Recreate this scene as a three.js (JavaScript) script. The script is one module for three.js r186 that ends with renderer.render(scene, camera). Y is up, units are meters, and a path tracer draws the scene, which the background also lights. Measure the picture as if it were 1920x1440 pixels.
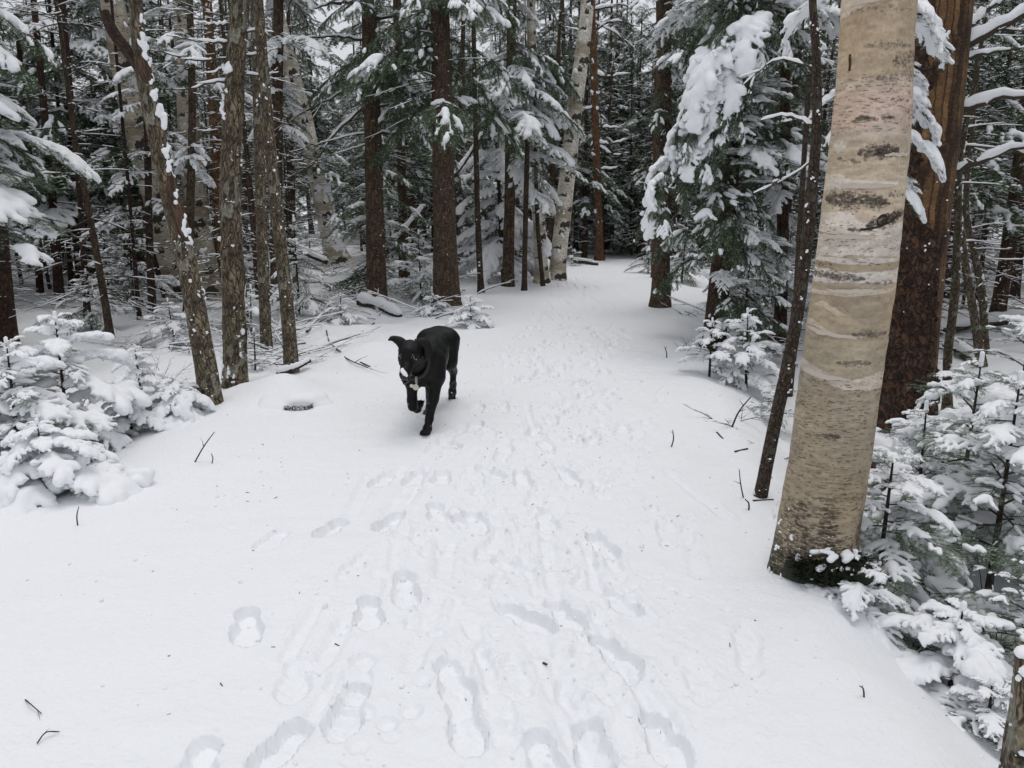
import * as THREE from 'three';

// ---------------------------------------------------------------- camera, sky, sun, exposure
const scene = new THREE.Scene();
const camera = new THREE.PerspectiveCamera(53, 4 / 3, 0.05, 400);
const CAM_H = 1.5, PITCH = 13 * Math.PI / 180;
camera.position.set(0, CAM_H, 0);
camera.rotation.x = -PITCH;
const renderer = new THREE.WebGLRenderer();
renderer.toneMapping = THREE.LinearToneMapping;
renderer.toneMappingExposure = 0.85;
renderer.shadowMap.enabled = true;
{ // even overcast sky, brighter overhead, faintly cool
  const W = 64, H = 32, d = new Float32Array(W * H * 4);
  for (let y = 0; y < H; y++) for (let x = 0; x < W; x++) {
    const s = Math.max(0, Math.sin(((y + 0.5) / H - 0.5) * Math.PI)), L = 0.94 * (0.86 + 0.14 * s), i = (y * W + x) * 4;
    d[i] = L * 0.955; d[i + 1] = L * 0.985; d[i + 2] = L * 1.045; d[i + 3] = 1;
  }
  const t = new THREE.DataTexture(d, W, H, THREE.RGBAFormat, THREE.FloatType);
  t.mapping = THREE.EquirectangularReflectionMapping; t.needsUpdate = true;
  scene.background = t; scene.environment = t;
}
const sun = new THREE.DirectionalLight(0xfff9f2, 1.05);
sun.position.set(1.8, 26, -3.5); sun.castShadow = true; sun.shadow.radius = 64;
Object.assign(sun.shadow.camera, { left: -30, right: 30, top: 30, bottom: -30, near: 1, far: 90 });
scene.add(sun, sun.target);

// ---------------------------------------------------------------- small maths
const V = (x, y, z) => new THREE.Vector3(x, y, z), R = Math.PI / 180, UPV = V(0, 1, 0);
function rng(seed) { let s = seed * 2654435761 >>> 0 || 1; const f = () => { s = (s + 0x6d2b79f5) | 0; let t = Math.imul(s ^ (s >>> 15), 1 | s); t = (t + Math.imul(t ^ (t >>> 7), 61 | t)) ^ t; return ((t ^ (t >>> 14)) >>> 0) / 4294967296; }; f.r = (a, b) => a + (b - a) * f(); f.i = (n) => Math.floor(f() * n); return f; }
const clamp = (x, a, b) => x < a ? a : x > b ? b : x, lerp = (a, b, t) => a + (b - a) * t;
const sstep = (a, b, x) => { const t = clamp((x - a) / (b - a), 0, 1); return t * t * (3 - 2 * t); };
const hash = (x, y, z) => { let h = Math.imul(x, 374761393) + Math.imul(y, 668265263) + Math.imul(z, 2147483647 - 57) | 0; h = Math.imul(h ^ (h >>> 13), 1274126177); h ^= h >>> 16; return (h >>> 0) / 4294967296; };
function n3(x, y, z) { // value noise, -1..1
  const X = Math.floor(x), Y = Math.floor(y), Z = Math.floor(z); x -= X; y -= Y; z -= Z;
  x = x * x * (3 - 2 * x); y = y * y * (3 - 2 * y); z = z * z * (3 - 2 * z);
  const a = lerp(hash(X, Y, Z), hash(X + 1, Y, Z), x), b = lerp(hash(X, Y + 1, Z), hash(X + 1, Y + 1, Z), x), c = lerp(hash(X, Y, Z + 1), hash(X + 1, Y, Z + 1), x), d = lerp(hash(X, Y + 1, Z + 1), hash(X + 1, Y + 1, Z + 1), x);
  return lerp(lerp(a, b, y), lerp(c, d, y), z) * 2 - 1;
}
const n2 = (x, y) => n3(x, y, 0.5);
const fbm = (x, y, z, o = 4) => { let s = 0, a = 0.5; for (let i = 0; i < o; i++) { s += a * n3(x, y, z); x = x * 2.03 + 7.1; y = y * 2.03 + 3.7; z = z * 2.03 + 1.3; a *= 0.5; } return s; };
// noise that tiles with integer periods px, py
function nt(x, y, px, py, k = 0) {
  const X = Math.floor(x), Y = Math.floor(y); x -= X; y -= Y; x = x * x * (3 - 2 * x); y = y * y * (3 - 2 * y);
  const m = (a, n) => ((a % n) + n) % n, h = (i, j) => hash(m(i, px), m(j, py), k);
  return lerp(lerp(h(X, Y), h(X + 1, Y), x), lerp(h(X, Y + 1), h(X + 1, Y + 1), x), y) * 2 - 1;
}

// the photograph was 1920 x 1440: a sight line through one of its points, used to read off where things stand
const FL = 720 / Math.tan(26.5 * R), CP = Math.cos(PITCH), SP = Math.sin(PITCH);
function ray(px, py) { const x = (px - 960) / FL, y = -(py - 720) / FL; return V(x, y * CP - SP, -y * SP - CP); }
function at(px, py, Z) { const d = ray(px, py), k = -Z / d.z; return V(d.x * k, CAM_H + d.y * k, -Z); }
const ground0 = (px, py, h = 0) => { const d = ray(px, py), k = (h - CAM_H) / d.y; return V(d.x * k, h, d.z * k); };
const pxAt = (p) => (p.y - CAM_H) * -SP - p.z * CP === 0 ? 1 : ((-p.z) * CP - (p.y - CAM_H) * SP) / FL; // metres per photo pixel at p

// ---------------------------------------------------------------- terrain
const poly = (pts) => { const g = pts.map(([a, b]) => ground0(a, b)).sort((a, b) => b.z - a.z); return (z) => { if (z >= g[0].z) return g[0].x; for (let i = 1; i < g.length; i++) if (z >= g[i].z) { const t = (z - g[i - 1].z) / (g[i].z - g[i - 1].z); return lerp(g[i - 1].x, g[i].x, t); } return g[g.length - 1].x; }; };
const edgeR = poly([[1800, 1440], [1700, 1320], [1580, 1190], [1490, 1060], [1430, 900], [1390, 800], [1330, 690], [1290, 600], [1260, 540], [1225, 505]]);
const edgeL = poly([[-900, 1440], [-120, 1010], [90, 930], [300, 850], [430, 760], [560, 705], [700, 650], [850, 600], [940, 560], [1000, 530], [1050, 505]]);
function smoothEdge(f, z) { let s = 0; for (let i = -2; i <= 2; i++) s += f(z * (1 + i * 0.025) ); return s / 5; }
function H0(x, z) {
  const d = Math.max(0.01, -z), er = x - smoothEdge(edgeR, z), el = smoothEdge(edgeL, z) - x, w = n2(x * 1.7 + 9, z * 1.7) * 0.14;
  let y = 0.03 * n2(x * 0.55, z * 0.55) + 0.02 * n2(x * 1.3 + 4, z * 1.3);
  const near = 1 - sstep(5, 12, d), off = sstep(0, 1.2, Math.max(er, el));
  y -= (0.30 * near + 0.05) * sstep(-0.1, 0.75, er + w) ;
  y -= 0.16 * (1 - sstep(7, 14, d)) * sstep(-0.15, 0.9, el + w);
  y += off * (0.10 * fbm(x * 1.1 + 3, z * 1.1, 2, 3) + 0.05 * n2(x * 3.1, z * 3.1)) ;
  y += 0.5 * sstep(24, 60, d);
  return y;
}
// hollows and humps of the snow at known places: [x, z, radius, height]
const humps = [];
const H = (x, z) => { let y = H0(x, z); for (const [a, b, r, h] of humps) { const q = ((x - a) ** 2 + (z - b) ** 2) / (r * r); if (q < 6) y += h * Math.exp(-q * 1.6); } return y; };
function ground(px, py) { let h = 0, g; for (let i = 0; i < 25; i++) { g = ground0(px, py, h); h = lerp(h, H(g.x, g.z), 0.6); } g.y = H(g.x, g.z); return g; }
{ const g = ground0(540, 748); humps.push([g.x - 0.05, g.z - 0.1, 0.36, 0.17]); const b = ground0(1700, 880, -0.3); humps.push([b.x, b.z, 0.4, 0.2]); const c = ground0(260, 895); humps.push([c.x, c.z, 0.1, 0.05]); const e = ground0(700, 660); humps.push([e.x, e.z, 0.5, 0.1]); const f = ground0(440, 735); humps.push([f.x, f.z, 0.3, 0.08]);
  for (const [x, y, r, h] of [[707, 576, 0.5, 0.07], [838, 576, 0.55, 0.08], [547, 700, 0.3, 0.04], [500, 660, 0.3, 0.04], [398, 760, 0.32, 0.05], [1044, 524, 0.8, 0.1], [1016, 530, 0.6, 0.08], [1238, 575, 0.4, 0.06], [1426, 930, 0.2, 0.03], [1682, 805, 0.45, 0.08], [1480, 1030, 0.22, 0.05], [634, 495, 0.8, 0.15], [340, 555, 0.8, 0.15]]) { const g = ground0(x, y); humps.push([g.x, g.z, r, h]); } }

// ---------------------------------------------------------------- geometry collector
class GB {
  constructor() { this.P = []; this.N = []; this.U = []; this.C = []; this.I = []; this.n = 0; }
  v(x, y, z, nx, ny, nz, u, w, c) { this.P.push(x, y, z); this.N.push(nx, ny, nz); this.U.push(u, w); this.C.push(c[0], c[1], c[2]); return this.n++; }
  add(g, m, col) {
    const p = g.attributes.position, n = g.attributes.normal, u = g.attributes.uv, c = g.attributes.color, e = m.elements, s = this.n;
    const nm = new THREE.Matrix3().getNormalMatrix(m).elements;
    for (let i = 0; i < p.count; i++) {
      const x = p.getX(i), y = p.getY(i), z = p.getZ(i), a = n.getX(i), b = n.getY(i), d = n.getZ(i);
      let nx = nm[0] * a + nm[3] * b + nm[6] * d, ny = nm[1] * a + nm[4] * b + nm[7] * d, nz = nm[2] * a + nm[5] * b + nm[8] * d; const l = Math.hypot(nx, ny, nz) || 1;
      this.v(e[0] * x + e[4] * y + e[8] * z + e[12], e[1] * x + e[5] * y + e[9] * z + e[13], e[2] * x + e[6] * y + e[10] * z + e[14], nx / l, ny / l, nz / l, u ? u.getX(i) : 0, u ? u.getY(i) : 0, col || (c ? [c.getX(i), c.getY(i), c.getZ(i)] : [1, 1, 1]));
    }
    if (g.index) for (const k of g.index.array) this.I.push(k + s); else for (let i = 0; i < p.count; i++) this.I.push(i + s);
  }
  build() {
    const g = new THREE.BufferGeometry(), f = (a, n) => new THREE.BufferAttribute(new Float32Array(a), n);
    g.setAttribute('position', f(this.P, 3)); g.setAttribute('normal', f(this.N, 3)); g.setAttribute('uv', f(this.U, 2)); g.setAttribute('color', f(this.C, 3));
    g.setIndex(new THREE.BufferAttribute(new Uint32Array(this.I), 1)); return g;
  }
}
const WHITE = [1, 1, 1];
// tube along points with a radius at each; disp(v metres, angle) moves the skin out; u runs once round in `wraps` tiles, v in metres over `tile`
function tube(gb, pts, rad, nr = 6, col = WHITE, { wraps = 1, tile = 1, disp = null, cap = true, start = 0 } = {}) {
  const n = pts.length, T = new THREE.Vector3(), A = V(0, 0, 1), B = new THREE.Vector3(); let len = start;
  const rows = [];
  for (let i = 0; i < n; i++) {
    T.subVectors(pts[Math.min(i + 1, n - 1)], pts[Math.max(i - 1, 0)]).normalize();
    if (i === 0 && Math.abs(T.z) > 0.9) A.set(1, 0, 0);
    A.addScaledVector(T, -A.dot(T)).normalize(); B.crossVectors(T, A);
    if (i) len += pts[i].distanceTo(pts[i - 1]);
    const row = [];
    for (let k = 0; k <= nr; k++) {
      const a = k / nr * Math.PI * 2, ca = Math.cos(a), sa = Math.sin(a), r = rad[i] + (disp ? disp(len, k === nr ? 0 : a, i) : 0);
      const dx = A.x * ca + B.x * sa, dy = A.y * ca + B.y * sa, dz = A.z * ca + B.z * sa;
      row.push(gb.v(pts[i].x + dx * r, pts[i].y + dy * r, pts[i].z + dz * r, dx, dy, dz, k / nr * wraps, len / tile, typeof col === 'function' ? col(len, a) : col));
    }
    rows.push(row);
  }
  for (let i = 0; i < n - 1; i++) for (let k = 0; k < nr; k++) { const a = rows[i][k], b = rows[i][k + 1], c = rows[i + 1][k], d = rows[i + 1][k + 1]; gb.I.push(a, b, d, a, d, c); }
  if (cap) { const p = pts[n - 1], c = gb.v(p.x, p.y, p.z, T.x, T.y, T.z, 0.5, len / tile, typeof col === 'function' ? col(len, 0) : col); for (let k = 0; k < nr; k++) gb.I.push(rows[n - 1][k], rows[n - 1][k + 1], c); }
}
function retouchNormals(g) { g.computeVertexNormals(); return g; }
function spline(pts, rads, n) { const c = new THREE.CatmullRomCurve3(pts, false, 'centripetal'), P = [], Q = [], m = pts.length - 1; for (let i = 0; i <= n; i++) { const t = i / n; P.push(c.getPoint(t)); const k = Math.min(m - 1, Math.floor(t * m)), f = t * m - k; Q.push(lerp(rads[k], rads[k + 1], f)); } return [P, Q]; }

// naive surface nets over a grid of values (inside where value > iso)
function surfaceNets(F, nx, ny, nz, lo, cell, iso, colAt) {
  const id = new Int32Array(nx * ny * nz).fill(-1), gb = new GB(), sx = 1, sy = nx, sz = nx * ny;
  const off = [0, sx, sy, sx + sy, sz, sx + sz, sy + sz, sx + sy + sz], E = [[0, 1], [2, 3], [4, 5], [6, 7], [0, 2], [1, 3], [4, 6], [5, 7], [0, 4], [1, 5], [2, 6], [3, 7]];
  for (let z = 0; z < nz - 1; z++) for (let y = 0; y < ny - 1; y++) for (let x = 0; x < nx - 1; x++) {
    const b = x + y * sy + z * sz; let m = 0; for (let k = 0; k < 8; k++) if (F[b + off[k]] > iso) m |= 1 << k;
    if (m === 0 || m === 255) continue;
    let X = 0, Y = 0, Z = 0, n = 0;
    for (const [p, q] of E) if (((m >> p) & 1) !== ((m >> q) & 1)) { const fp = F[b + off[p]], t = (iso - fp) / (F[b + off[q]] - fp); X += (p & 1) + t * ((q & 1) - (p & 1)); Y += ((p >> 1) & 1) + t * (((q >> 1) & 1) - ((p >> 1) & 1)); Z += (p >> 2) + t * ((q >> 2) - (p >> 2)); n++; }
    const wx = lo[0] + (x + X / n) * cell, wy = lo[1] + (y + Y / n) * cell, wz = lo[2] + (z + Z / n) * cell;
    id[b] = gb.v(wx, wy, wz, 0, 1, 0, wx + wy * 0.37, wz + wy * 0.61, colAt ? colAt(wx, wy, wz) : WHITE);
  }
  const quad = (a, b, c, d, flip) => { if (a < 0 || b < 0 || c < 0 || d < 0) return; flip ? gb.I.push(a, c, b, a, d, c) : gb.I.push(a, b, c, a, c, d); };
  for (let z = 1; z < nz - 1; z++) for (let y = 1; y < ny - 1; y++) for (let x = 1; x < nx - 1; x++) {
    const b = x + y * sy + z * sz, s = F[b] > iso;
    if (s !== F[b + sx] > iso) quad(id[b], id[b - sy], id[b - sy - sz], id[b - sz], s);
    if (s !== F[b + sy] > iso) quad(id[b], id[b - sz], id[b - sx - sz], id[b - sx], s);
    if (s !== F[b + sz] > iso) quad(id[b], id[b - sx], id[b - sx - sy], id[b - sy], s);
  }
  const g = gb.build(); g.computeVertexNormals(); return g;
}
// lumpy snow grown round capsules {a, b, r, q}: q = radius at b; ky > 1 flattens
function snowLumps(caps, cell, { ky = 1.15, noise = 0.28, freq = 14, colAt } = {}) {
  if (!caps.length) { const e = new GB(); return e.build(); }
  const lo = [1e9, 1e9, 1e9], hi = [-1e9, -1e9, -1e9];
  for (const c of caps) { const m = Math.max(c.r, c.q ?? c.r) * 2 + cell * 2; for (const p of [c.a, c.b]) ['x', 'y', 'z'].forEach((k, i) => { lo[i] = Math.min(lo[i], p[k] - m); hi[i] = Math.max(hi[i], p[k] + m); }); }
  const [nx, ny, nz] = [0, 1, 2].map((i) => Math.ceil((hi[i] - lo[i]) / cell) + 1), F = new Float32Array(nx * ny * nz);
  for (const c of caps) {
    const q = c.q ?? c.r, m = Math.max(c.r, q) * 1.75, dx = c.b.x - c.a.x, dy = (c.b.y - c.a.y) * ky, dz = c.b.z - c.a.z, dd = dx * dx + dy * dy + dz * dz || 1e-9;
    const R0 = ['x', 'y', 'z'].map((k, i) => Math.max(0, Math.floor((Math.min(c.a[k], c.b[k]) - m - lo[i]) / cell))), R1 = ['x', 'y', 'z'].map((k, i) => Math.min([nx, ny, nz][i] - 1, Math.ceil((Math.max(c.a[k], c.b[k]) + m - lo[i]) / cell)));
    for (let z = R0[2]; z <= R1[2]; z++) for (let y = R0[1]; y <= R1[1]; y++) for (let x = R0[0]; x <= R1[0]; x++) {
      const wx = lo[0] + x * cell, wy = lo[1] + y * cell, wz = lo[2] + z * cell, px = wx - c.a.x, py = (wy - c.a.y) * ky, pz = wz - c.a.z, t = clamp((px * dx + py * dy + pz * dz) / dd, 0, 1);
      const ex = px - dx * t, ey = py - dy * t, ez = pz - dz * t, r = lerp(c.r, q, t) * 1.7, e2 = (ex * ex + ey * ey + ez * ez) / (r * r);
      if (e2 < 1) F[x + y * nx + z * nx * ny] += (1 - e2) * (1 - e2);
    }
  }
  if (noise) for (let i = 0; i < F.length; i++) if (F[i] > 0.02) { const x = i % nx, y = Math.floor(i / nx) % ny, z = Math.floor(i / (nx * ny)), wx = lo[0] + x * cell, wy = lo[1] + y * cell, wz = lo[2] + z * cell; F[i] *= 1 + noise * (n3(wx * freq, wy * freq, wz * freq) + 0.5 * n3(wx * freq * 2.3, wy * freq * 2.3, wz * freq * 2.3)); }
  return surfaceNets(F, nx, ny, nz, lo, cell, 0.428, colAt);
}

// ---------------------------------------------------------------- textures and materials
function tex(w, h, fn, srgb = true) { const d = new Uint8Array(w * h * 4); for (let y = 0; y < h; y++) for (let x = 0; x < w; x++) { const c = fn(x / w, y / h, x, y), i = (y * w + x) * 4; d[i] = clamp(c[0] * 255, 0, 255); d[i + 1] = clamp((c[1] ?? c[0]) * 255, 0, 255); d[i + 2] = clamp((c[2] ?? c[0]) * 255, 0, 255); d[i + 3] = 255; } const t = new THREE.DataTexture(d, w, h); t.wrapS = t.wrapT = THREE.RepeatWrapping; t.magFilter = THREE.LinearFilter; t.minFilter = THREE.LinearMipmapLinearFilter; if (srgb) t.colorSpace = THREE.SRGBColorSpace; t.needsUpdate = true; return t; }
const mix3 = (a, b, t) => [lerp(a[0], b[0], t), lerp(a[1], b[1], t), lerp(a[2], b[2], t)];
const ft = (u, v, pu, pv, o = 4, k = 0) => { let s = 0, a = 0.5; for (let i = 0; i < o; i++) { s += a * nt(u * pu, v * pv, pu, pv, k + i); pu *= 2; pv *= 2; a *= 0.5; } return s; };
const std = (o) => new THREE.MeshStandardMaterial({ roughness: 0.95, side: THREE.DoubleSide, ...o });

const snowGrain = tex(512, 512, (u, v) => { const a = 0.5 + 0.35 * ft(u, v, 64, 64, 3, 3) + 0.3 * ft(u, v, 12, 12, 3, 9); return [a]; }, false);
const M = {};
M.ground = std({ color: new THREE.Color().setRGB(0.86, 0.872, 0.895), roughness: 0.85, bumpMap: snowGrain, bumpScale: 0.006 });
M.ground.specularIntensity = 0.3;
M.snow = std({ color: new THREE.Color().setRGB(0.87, 0.88, 0.9), roughness: 0.9 });
M.needle = std({ vertexColors: true, roughness: 0.75 });
M.twig = std({ vertexColors: true, roughness: 0.9 });

// furrowed scaly bark: dark plates parted by vertical and short cross cracks
function barkPair(key, { lo, hi, crack, lichen, lich = 0, pu = 10, pv = 8, bump = 0.012, flake = 0.5, moss = 0, warp = 1 }) {
  const w = 256, h = 512, hgt = new Float32Array(w * h);
  const worley = (x, y, px, py, k) => { const X = Math.floor(x), Y = Math.floor(y), m = (a, n) => ((a % n) + n) % n; let f1 = 9, f2 = 9, id = 0; for (let j = -1; j <= 1; j++) for (let i = -1; i <= 1; i++) { const a = m(X + i, px), b = m(Y + j, py), qx = X + i + hash(a, b, k) - x, qy = Y + j + hash(a, b, k + 1) - y, d = Math.hypot(qx, qy); if (d < f1) { f2 = f1; f1 = d; id = hash(a, b, k + 2); } else if (d < f2) f2 = d; } return [f2 - f1, id]; };
  const tone = new Float32Array(w * h);
  for (let y = 0; y < h; y++) for (let x = 0; x < w; x++) {
    const u = x / w, v = y / h, wu = u + 0.03 * ft(u, v, 4, 6, 3, 40) + 0.05 * warp * ft(u, v, 14, 22, 3, 44), wv = v + 0.03 * ft(u, v, 5, 5, 3, 50) + 0.03 * warp * ft(u, v, 18, 20, 3, 54);
    const [e1, i1] = worley(wu * pu, wv * pv, pu, pv, 1), [e2, i2] = worley(wu * pu * 2, wv * pv * 3, pu * 2, pv * 3, 7); tone[y * w + x] = (i1 - 0.5) * 0.7 + (i2 - 0.5) * flake;
    hgt[y * w + x] = clamp(0.15 + (0.55 + 0.25 * i1) * sstep(0.0, 0.45, e1) * (1 - flake * 0.5 + flake * 0.5 * sstep(0.0, 0.25, e2)) + 0.2 * ft(u, v, 40, 60, 3, 5), 0, 1);
  }
  const map = tex(w, h, (u, v, x, y) => { const b = hgt[y * w + x]; let c = mix3(crack, mix3(lo, hi, clamp(0.5 + 0.9 * ft(u, v, 9, 14, 4, 12) + tone[y * w + x], 0, 1)), sstep(0.05, 0.62, b)); const L = sstep(0.25, 0.42, ft(u, v, 7, 10, 4, 21) + 0.12 * ft(u, v, 50, 90, 2, 28)); c = mix3(c, lichen ?? hi, L * lich); c = mix3(c, [0.16, 0.19, 0.1], moss * sstep(0.05, 0.4, ft(u, v, 5, 4, 4, 31))); const g = 0.88 + 0.3 * ft(u, v, 64, 128, 2, 33); return [c[0] * g, c[1] * g, c[2] * g]; });
  const bm = tex(w, h, (u, v, x, y) => [hgt[y * w + x]], false);
  M[key] = std({ map, bumpMap: bm, bumpScale: bump, roughness: 0.95 });
  return M[key];
}
// sRGB colours of the bark itself
barkPair('spruceBark', { lo: [0.33, 0.26, 0.2], hi: [0.49, 0.405, 0.32], crack: [0.19, 0.13, 0.095], lichen: [0.54, 0.51, 0.42], lich: 0.3, pu: 18, pv: 22 });
barkPair('darkBark', { lo: [0.28, 0.185, 0.135], hi: [0.43, 0.305, 0.225], crack: [0.12, 0.075, 0.055], lichen: [0.43, 0.41, 0.36], lich: 0.2, pu: 22, pv: 8, flake: 0.7, bump: 0.02 });
barkPair('greyBark', { lo: [0.40, 0.355, 0.285], hi: [0.60, 0.545, 0.45], crack: [0.21, 0.17, 0.13], lichen: [0.66, 0.66, 0.60], lich: 0.7, pu: 24, pv: 12, flake: 0.5, moss: 0.12 });
barkPair('orangeBark', { lo: [0.42, 0.29, 0.19], hi: [0.62, 0.46, 0.31], crack: [0.22, 0.15, 0.11], lichen: [0.62, 0.58, 0.5], lich: 0.4, pu: 16, pv: 20 });
barkPair('bareWood', { lo: [0.42, 0.305, 0.2], hi: [0.60, 0.46, 0.31], crack: [0.2, 0.14, 0.1], lich: 0.15, lichen: [0.4, 0.3, 0.2], pu: 14, pv: 1, flake: 0.05, warp: 0.1, bump: 0.008 });
barkPair('tornWood', { lo: [0.34, 0.25, 0.2], hi: [0.54, 0.43, 0.34], crack: [0.22, 0.14, 0.1], lich: 0.3, lichen: [0.62, 0.54, 0.45], pu: 20, pv: 2, flake: 0.1, warp: 0.2, bump: 0.01 });
barkPair('stickBark', { lo: [0.29, 0.235, 0.185], hi: [0.43, 0.36, 0.29], crack: [0.16, 0.12, 0.09], lichen: [0.5, 0.5, 0.44], lich: 0.35, pu: 8, pv: 12 });
{ // pale birch bark with lenticels and dark scars, for the birches further off
  const w = 256, h = 512;
  M.birch = std({ map: tex(w, h, (u, v) => { let c = mix3([0.78, 0.755, 0.70], [0.92, 0.90, 0.86], clamp(0.5 + 1.3 * ft(u, v, 2, 7, 4, 60), 0, 1)); c = mix3(c, [0.6, 0.55, 0.47], 0.7 * sstep(0.1, 0.3, ft(u, v, 1, 9, 3, 65))); const l = nt(u * 14, v * 150, 14, 150, 70), m = nt(u * 3, v * 11, 3, 11, 72) + 0.35 * ft(u, v, 16, 40, 2, 73); c = mix3(c, [0.36, 0.29, 0.22], 0.75 * sstep(0.5, 0.7, l)); c = mix3(c, [0.17, 0.15, 0.13], 0.9 * sstep(0.36, 0.56, m)); return c; }), bumpMap: tex(w, h, (u, v) => [0.5 + 0.4 * ft(u, v, 3, 40, 3, 80) - 0.4 * sstep(0.5, 0.75, nt(u * 3, v * 11, 3, 11, 72))], false), bumpScale: 0.006, roughness: 0.8 });
}

M.yellowBirch = M.birch.clone(); M.yellowBirch.color.setRGB(0.55, 0.53, 0.49);

// ---------------------------------------------------------------- naming
const used = new Map();
function numbered(name) { const k = used.get(name) || 0; used.set(name, k + 1); return k ? `${name}_${String(k).padStart(3, '0')}` : name; }
function tag(o, label, category, group, kind) { o.userData.label = label; if (category) o.userData.category = category; if (group) o.userData.group = group; if (kind) o.userData.kind = kind; return o; }
function thing(name, label, category, pos, group) { const o = new THREE.Group(); o.name = numbered(name); if (pos) o.position.copy(pos); scene.add(o); return tag(o, label, category, group); }
function part(name, geo, mat, parent) { const m = new THREE.Mesh(geo, mat); m.name = name; m.castShadow = m.receiveShadow = true; parent.add(m); return m; }
const local = (g, root) => g.translate(-root.position.x, -root.position.y, -root.position.z);

// ---------------------------------------------------------------- the snow on the ground: one sheet with the trodden trail in it
const prints = []; // boot prints: centre, heading, length, depth, drag behind the heel
const P = (px, py, qx, qy, depth = 0.035, o = {}) => { const a = ground0(px, py), b = ground0(qx, qy); const L = a.distanceTo(b); prints.push({ x: (a.x + b.x) / 2, z: (a.z + b.z) / 2, dx: (b.x - a.x) / L, dz: (b.z - a.z) / L, L: clamp(L * 1.06, 0.24, 0.38), w: o.w ?? 0.055, d: depth * 1.3, tread: o.tread ?? 0.4, s: prints.length }); };
// heel end first, toe end second
P(465, 1140, 463, 1205, 0.036, { tread: 0 }); P(672, 1280, 630, 1385, 0.036, { tread: 1 }); P(560, 1360, 490, 1440, 0.04, { tread: 0.3 }); P(385, 1400, 355, 1480, 0.03, { tread: 0 });
P(693, 1120, 692, 1175, 0.034); P(757, 1070, 765, 1135, 0.034, { tread: 0.7 }); P(835, 1240, 870, 1325, 0.036, { tread: 0.8 }); P(862, 1320, 885, 1400, 0.034, { tread: 0.5 });
P(940, 1125, 1030, 1185, 0.04, { tread: 0.3 }); P(1035, 1125, 1085, 1178, 0.038, { tread: 0.4 }); P(1120, 1190, 1190, 1265, 0.042, { tread: 0.7 }); P(1140, 1100, 1195, 1150, 0.038, { tread: 0.2 }); P(1220, 1335, 1275, 1430, 0.04, { tread: 0.3 });
P(1100, 1350, 1125, 1440, 0.036); P(1010, 1390, 1040, 1460, 0.036); P(1110, 995, 1150, 1035, 0.04, { tread: 0.6 }); P(1020, 955, 1030, 990, 0.03, { tread: 0 });
P(750, 955, 710, 995, 0.034); P(640, 975, 600, 1005, 0.034, { tread: 0.9 }); P(815, 945, 825, 970, 0.034, { tread: 0.5 }); P(860, 970, 900, 990, 0.034, { tread: 0.9 }); P(880, 955, 905, 985, 0.03, { tread: 0.9 });
P(725, 888, 705, 905, 0.03); P(785, 885, 770, 900, 0.03); P(830, 880, 825, 905, 0.03); P(900, 875, 940, 892, 0.03, { tread: 0.1 }); P(975, 880, 985, 918, 0.03); P(1050, 875, 1080, 912, 0.034, { tread: 0.8 });
P(1120, 815, 1105, 832, 0.032); P(1005, 800, 1000, 820, 0.028); P(830, 825, 855, 838, 0.028); P(1075, 770, 1070, 775, 0.03); P(935, 830, 950, 845, 0.024); P(870, 800, 850, 815, 0.024);
P(530, 995, 490, 1030, 0.016, { tread: 0 }); P(560, 1245, 545, 1300, 0.012); P(950, 1050, 980, 1060, 0.02); P(1290, 1240, 1330, 1290, 0.008); P(680, 1240, 660, 1290, 0.016, { tread: 0.6 });
{ const r = rng(77); // two-way traffic thins out into the distance
  for (let i = 0; i < 70; i++) { const z = -r.r(1.95, 5.2), x = 0.04 + (-z - 2) * 0.06 + (r() + r() - 1) * 0.95, a = r.r(-0.45, 0.25) + (r() < 0.3 ? Math.PI : 0); prints.push({ x, z, dx: Math.sin(a), dz: Math.cos(a), L: r.r(0.22, 0.32), w: 0.05, d: r.r(0.006, 0.017), tread: r.r(0.4, 1), s: 500 + i }); }
  for (let i = 0; i < 170; i++) { const z = -r.r(4.6, 17), x0 = lerp(0.0, 1.6, (-z - 4) / 12), x = x0 + (r() - 0.5) * lerp(1.2, 1.5, (-z) / 17), a = (r() < 0.5 ? 0 : Math.PI) + r.r(-0.35, 0.35) - 0.12; prints.push({ x, z, dx: Math.sin(a), dz: Math.cos(a), L: r.r(0.24, 0.3), w: 0.055, d: r.r(0.014, 0.042), tread: r.r(0.3, 1), s: 100 + i }); }
  for (let i = 0; i < 330; i++) { const z = -r.r(1.9, 14), x = lerp(-0.05, 1.4, (-z - 2) / 12) + (r() - 0.5) * 1.3; prints.push({ x, z, dx: 0, dz: 1, L: 0.085, w: 0.032, d: r.r(0.006, 0.018), paw: 1, s: 300 + i }); }
}
const drags = [[[640, 1255], [560, 1390]], [[655, 1150], [600, 1250]], [[775, 905], [715, 985]], [[880, 1160], [925, 1290]], [[1030, 1200], [1135, 1440]], [[1000, 1190], [1100, 1420]], [[1150, 1080], [1225, 1150]], [[1025, 990], [1040, 1120]], [[1080, 720], [1110, 830]], [[985, 760], [1000, 810]], [[700, 880], [660, 960]], [[840, 1000], [835, 1070]], [[600, 1130], [540, 1230]], [[1170, 1250], [1260, 1360]], [[905, 900], [880, 960]], [[1100, 1010], [1120, 1100]]].map(([a, b], i) => ({ a: ground0(...a), b: ground0(...b), w: 0.034 + 0.012 * (i % 3), d: 0.013 + 0.005 * (i % 2) }));
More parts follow.
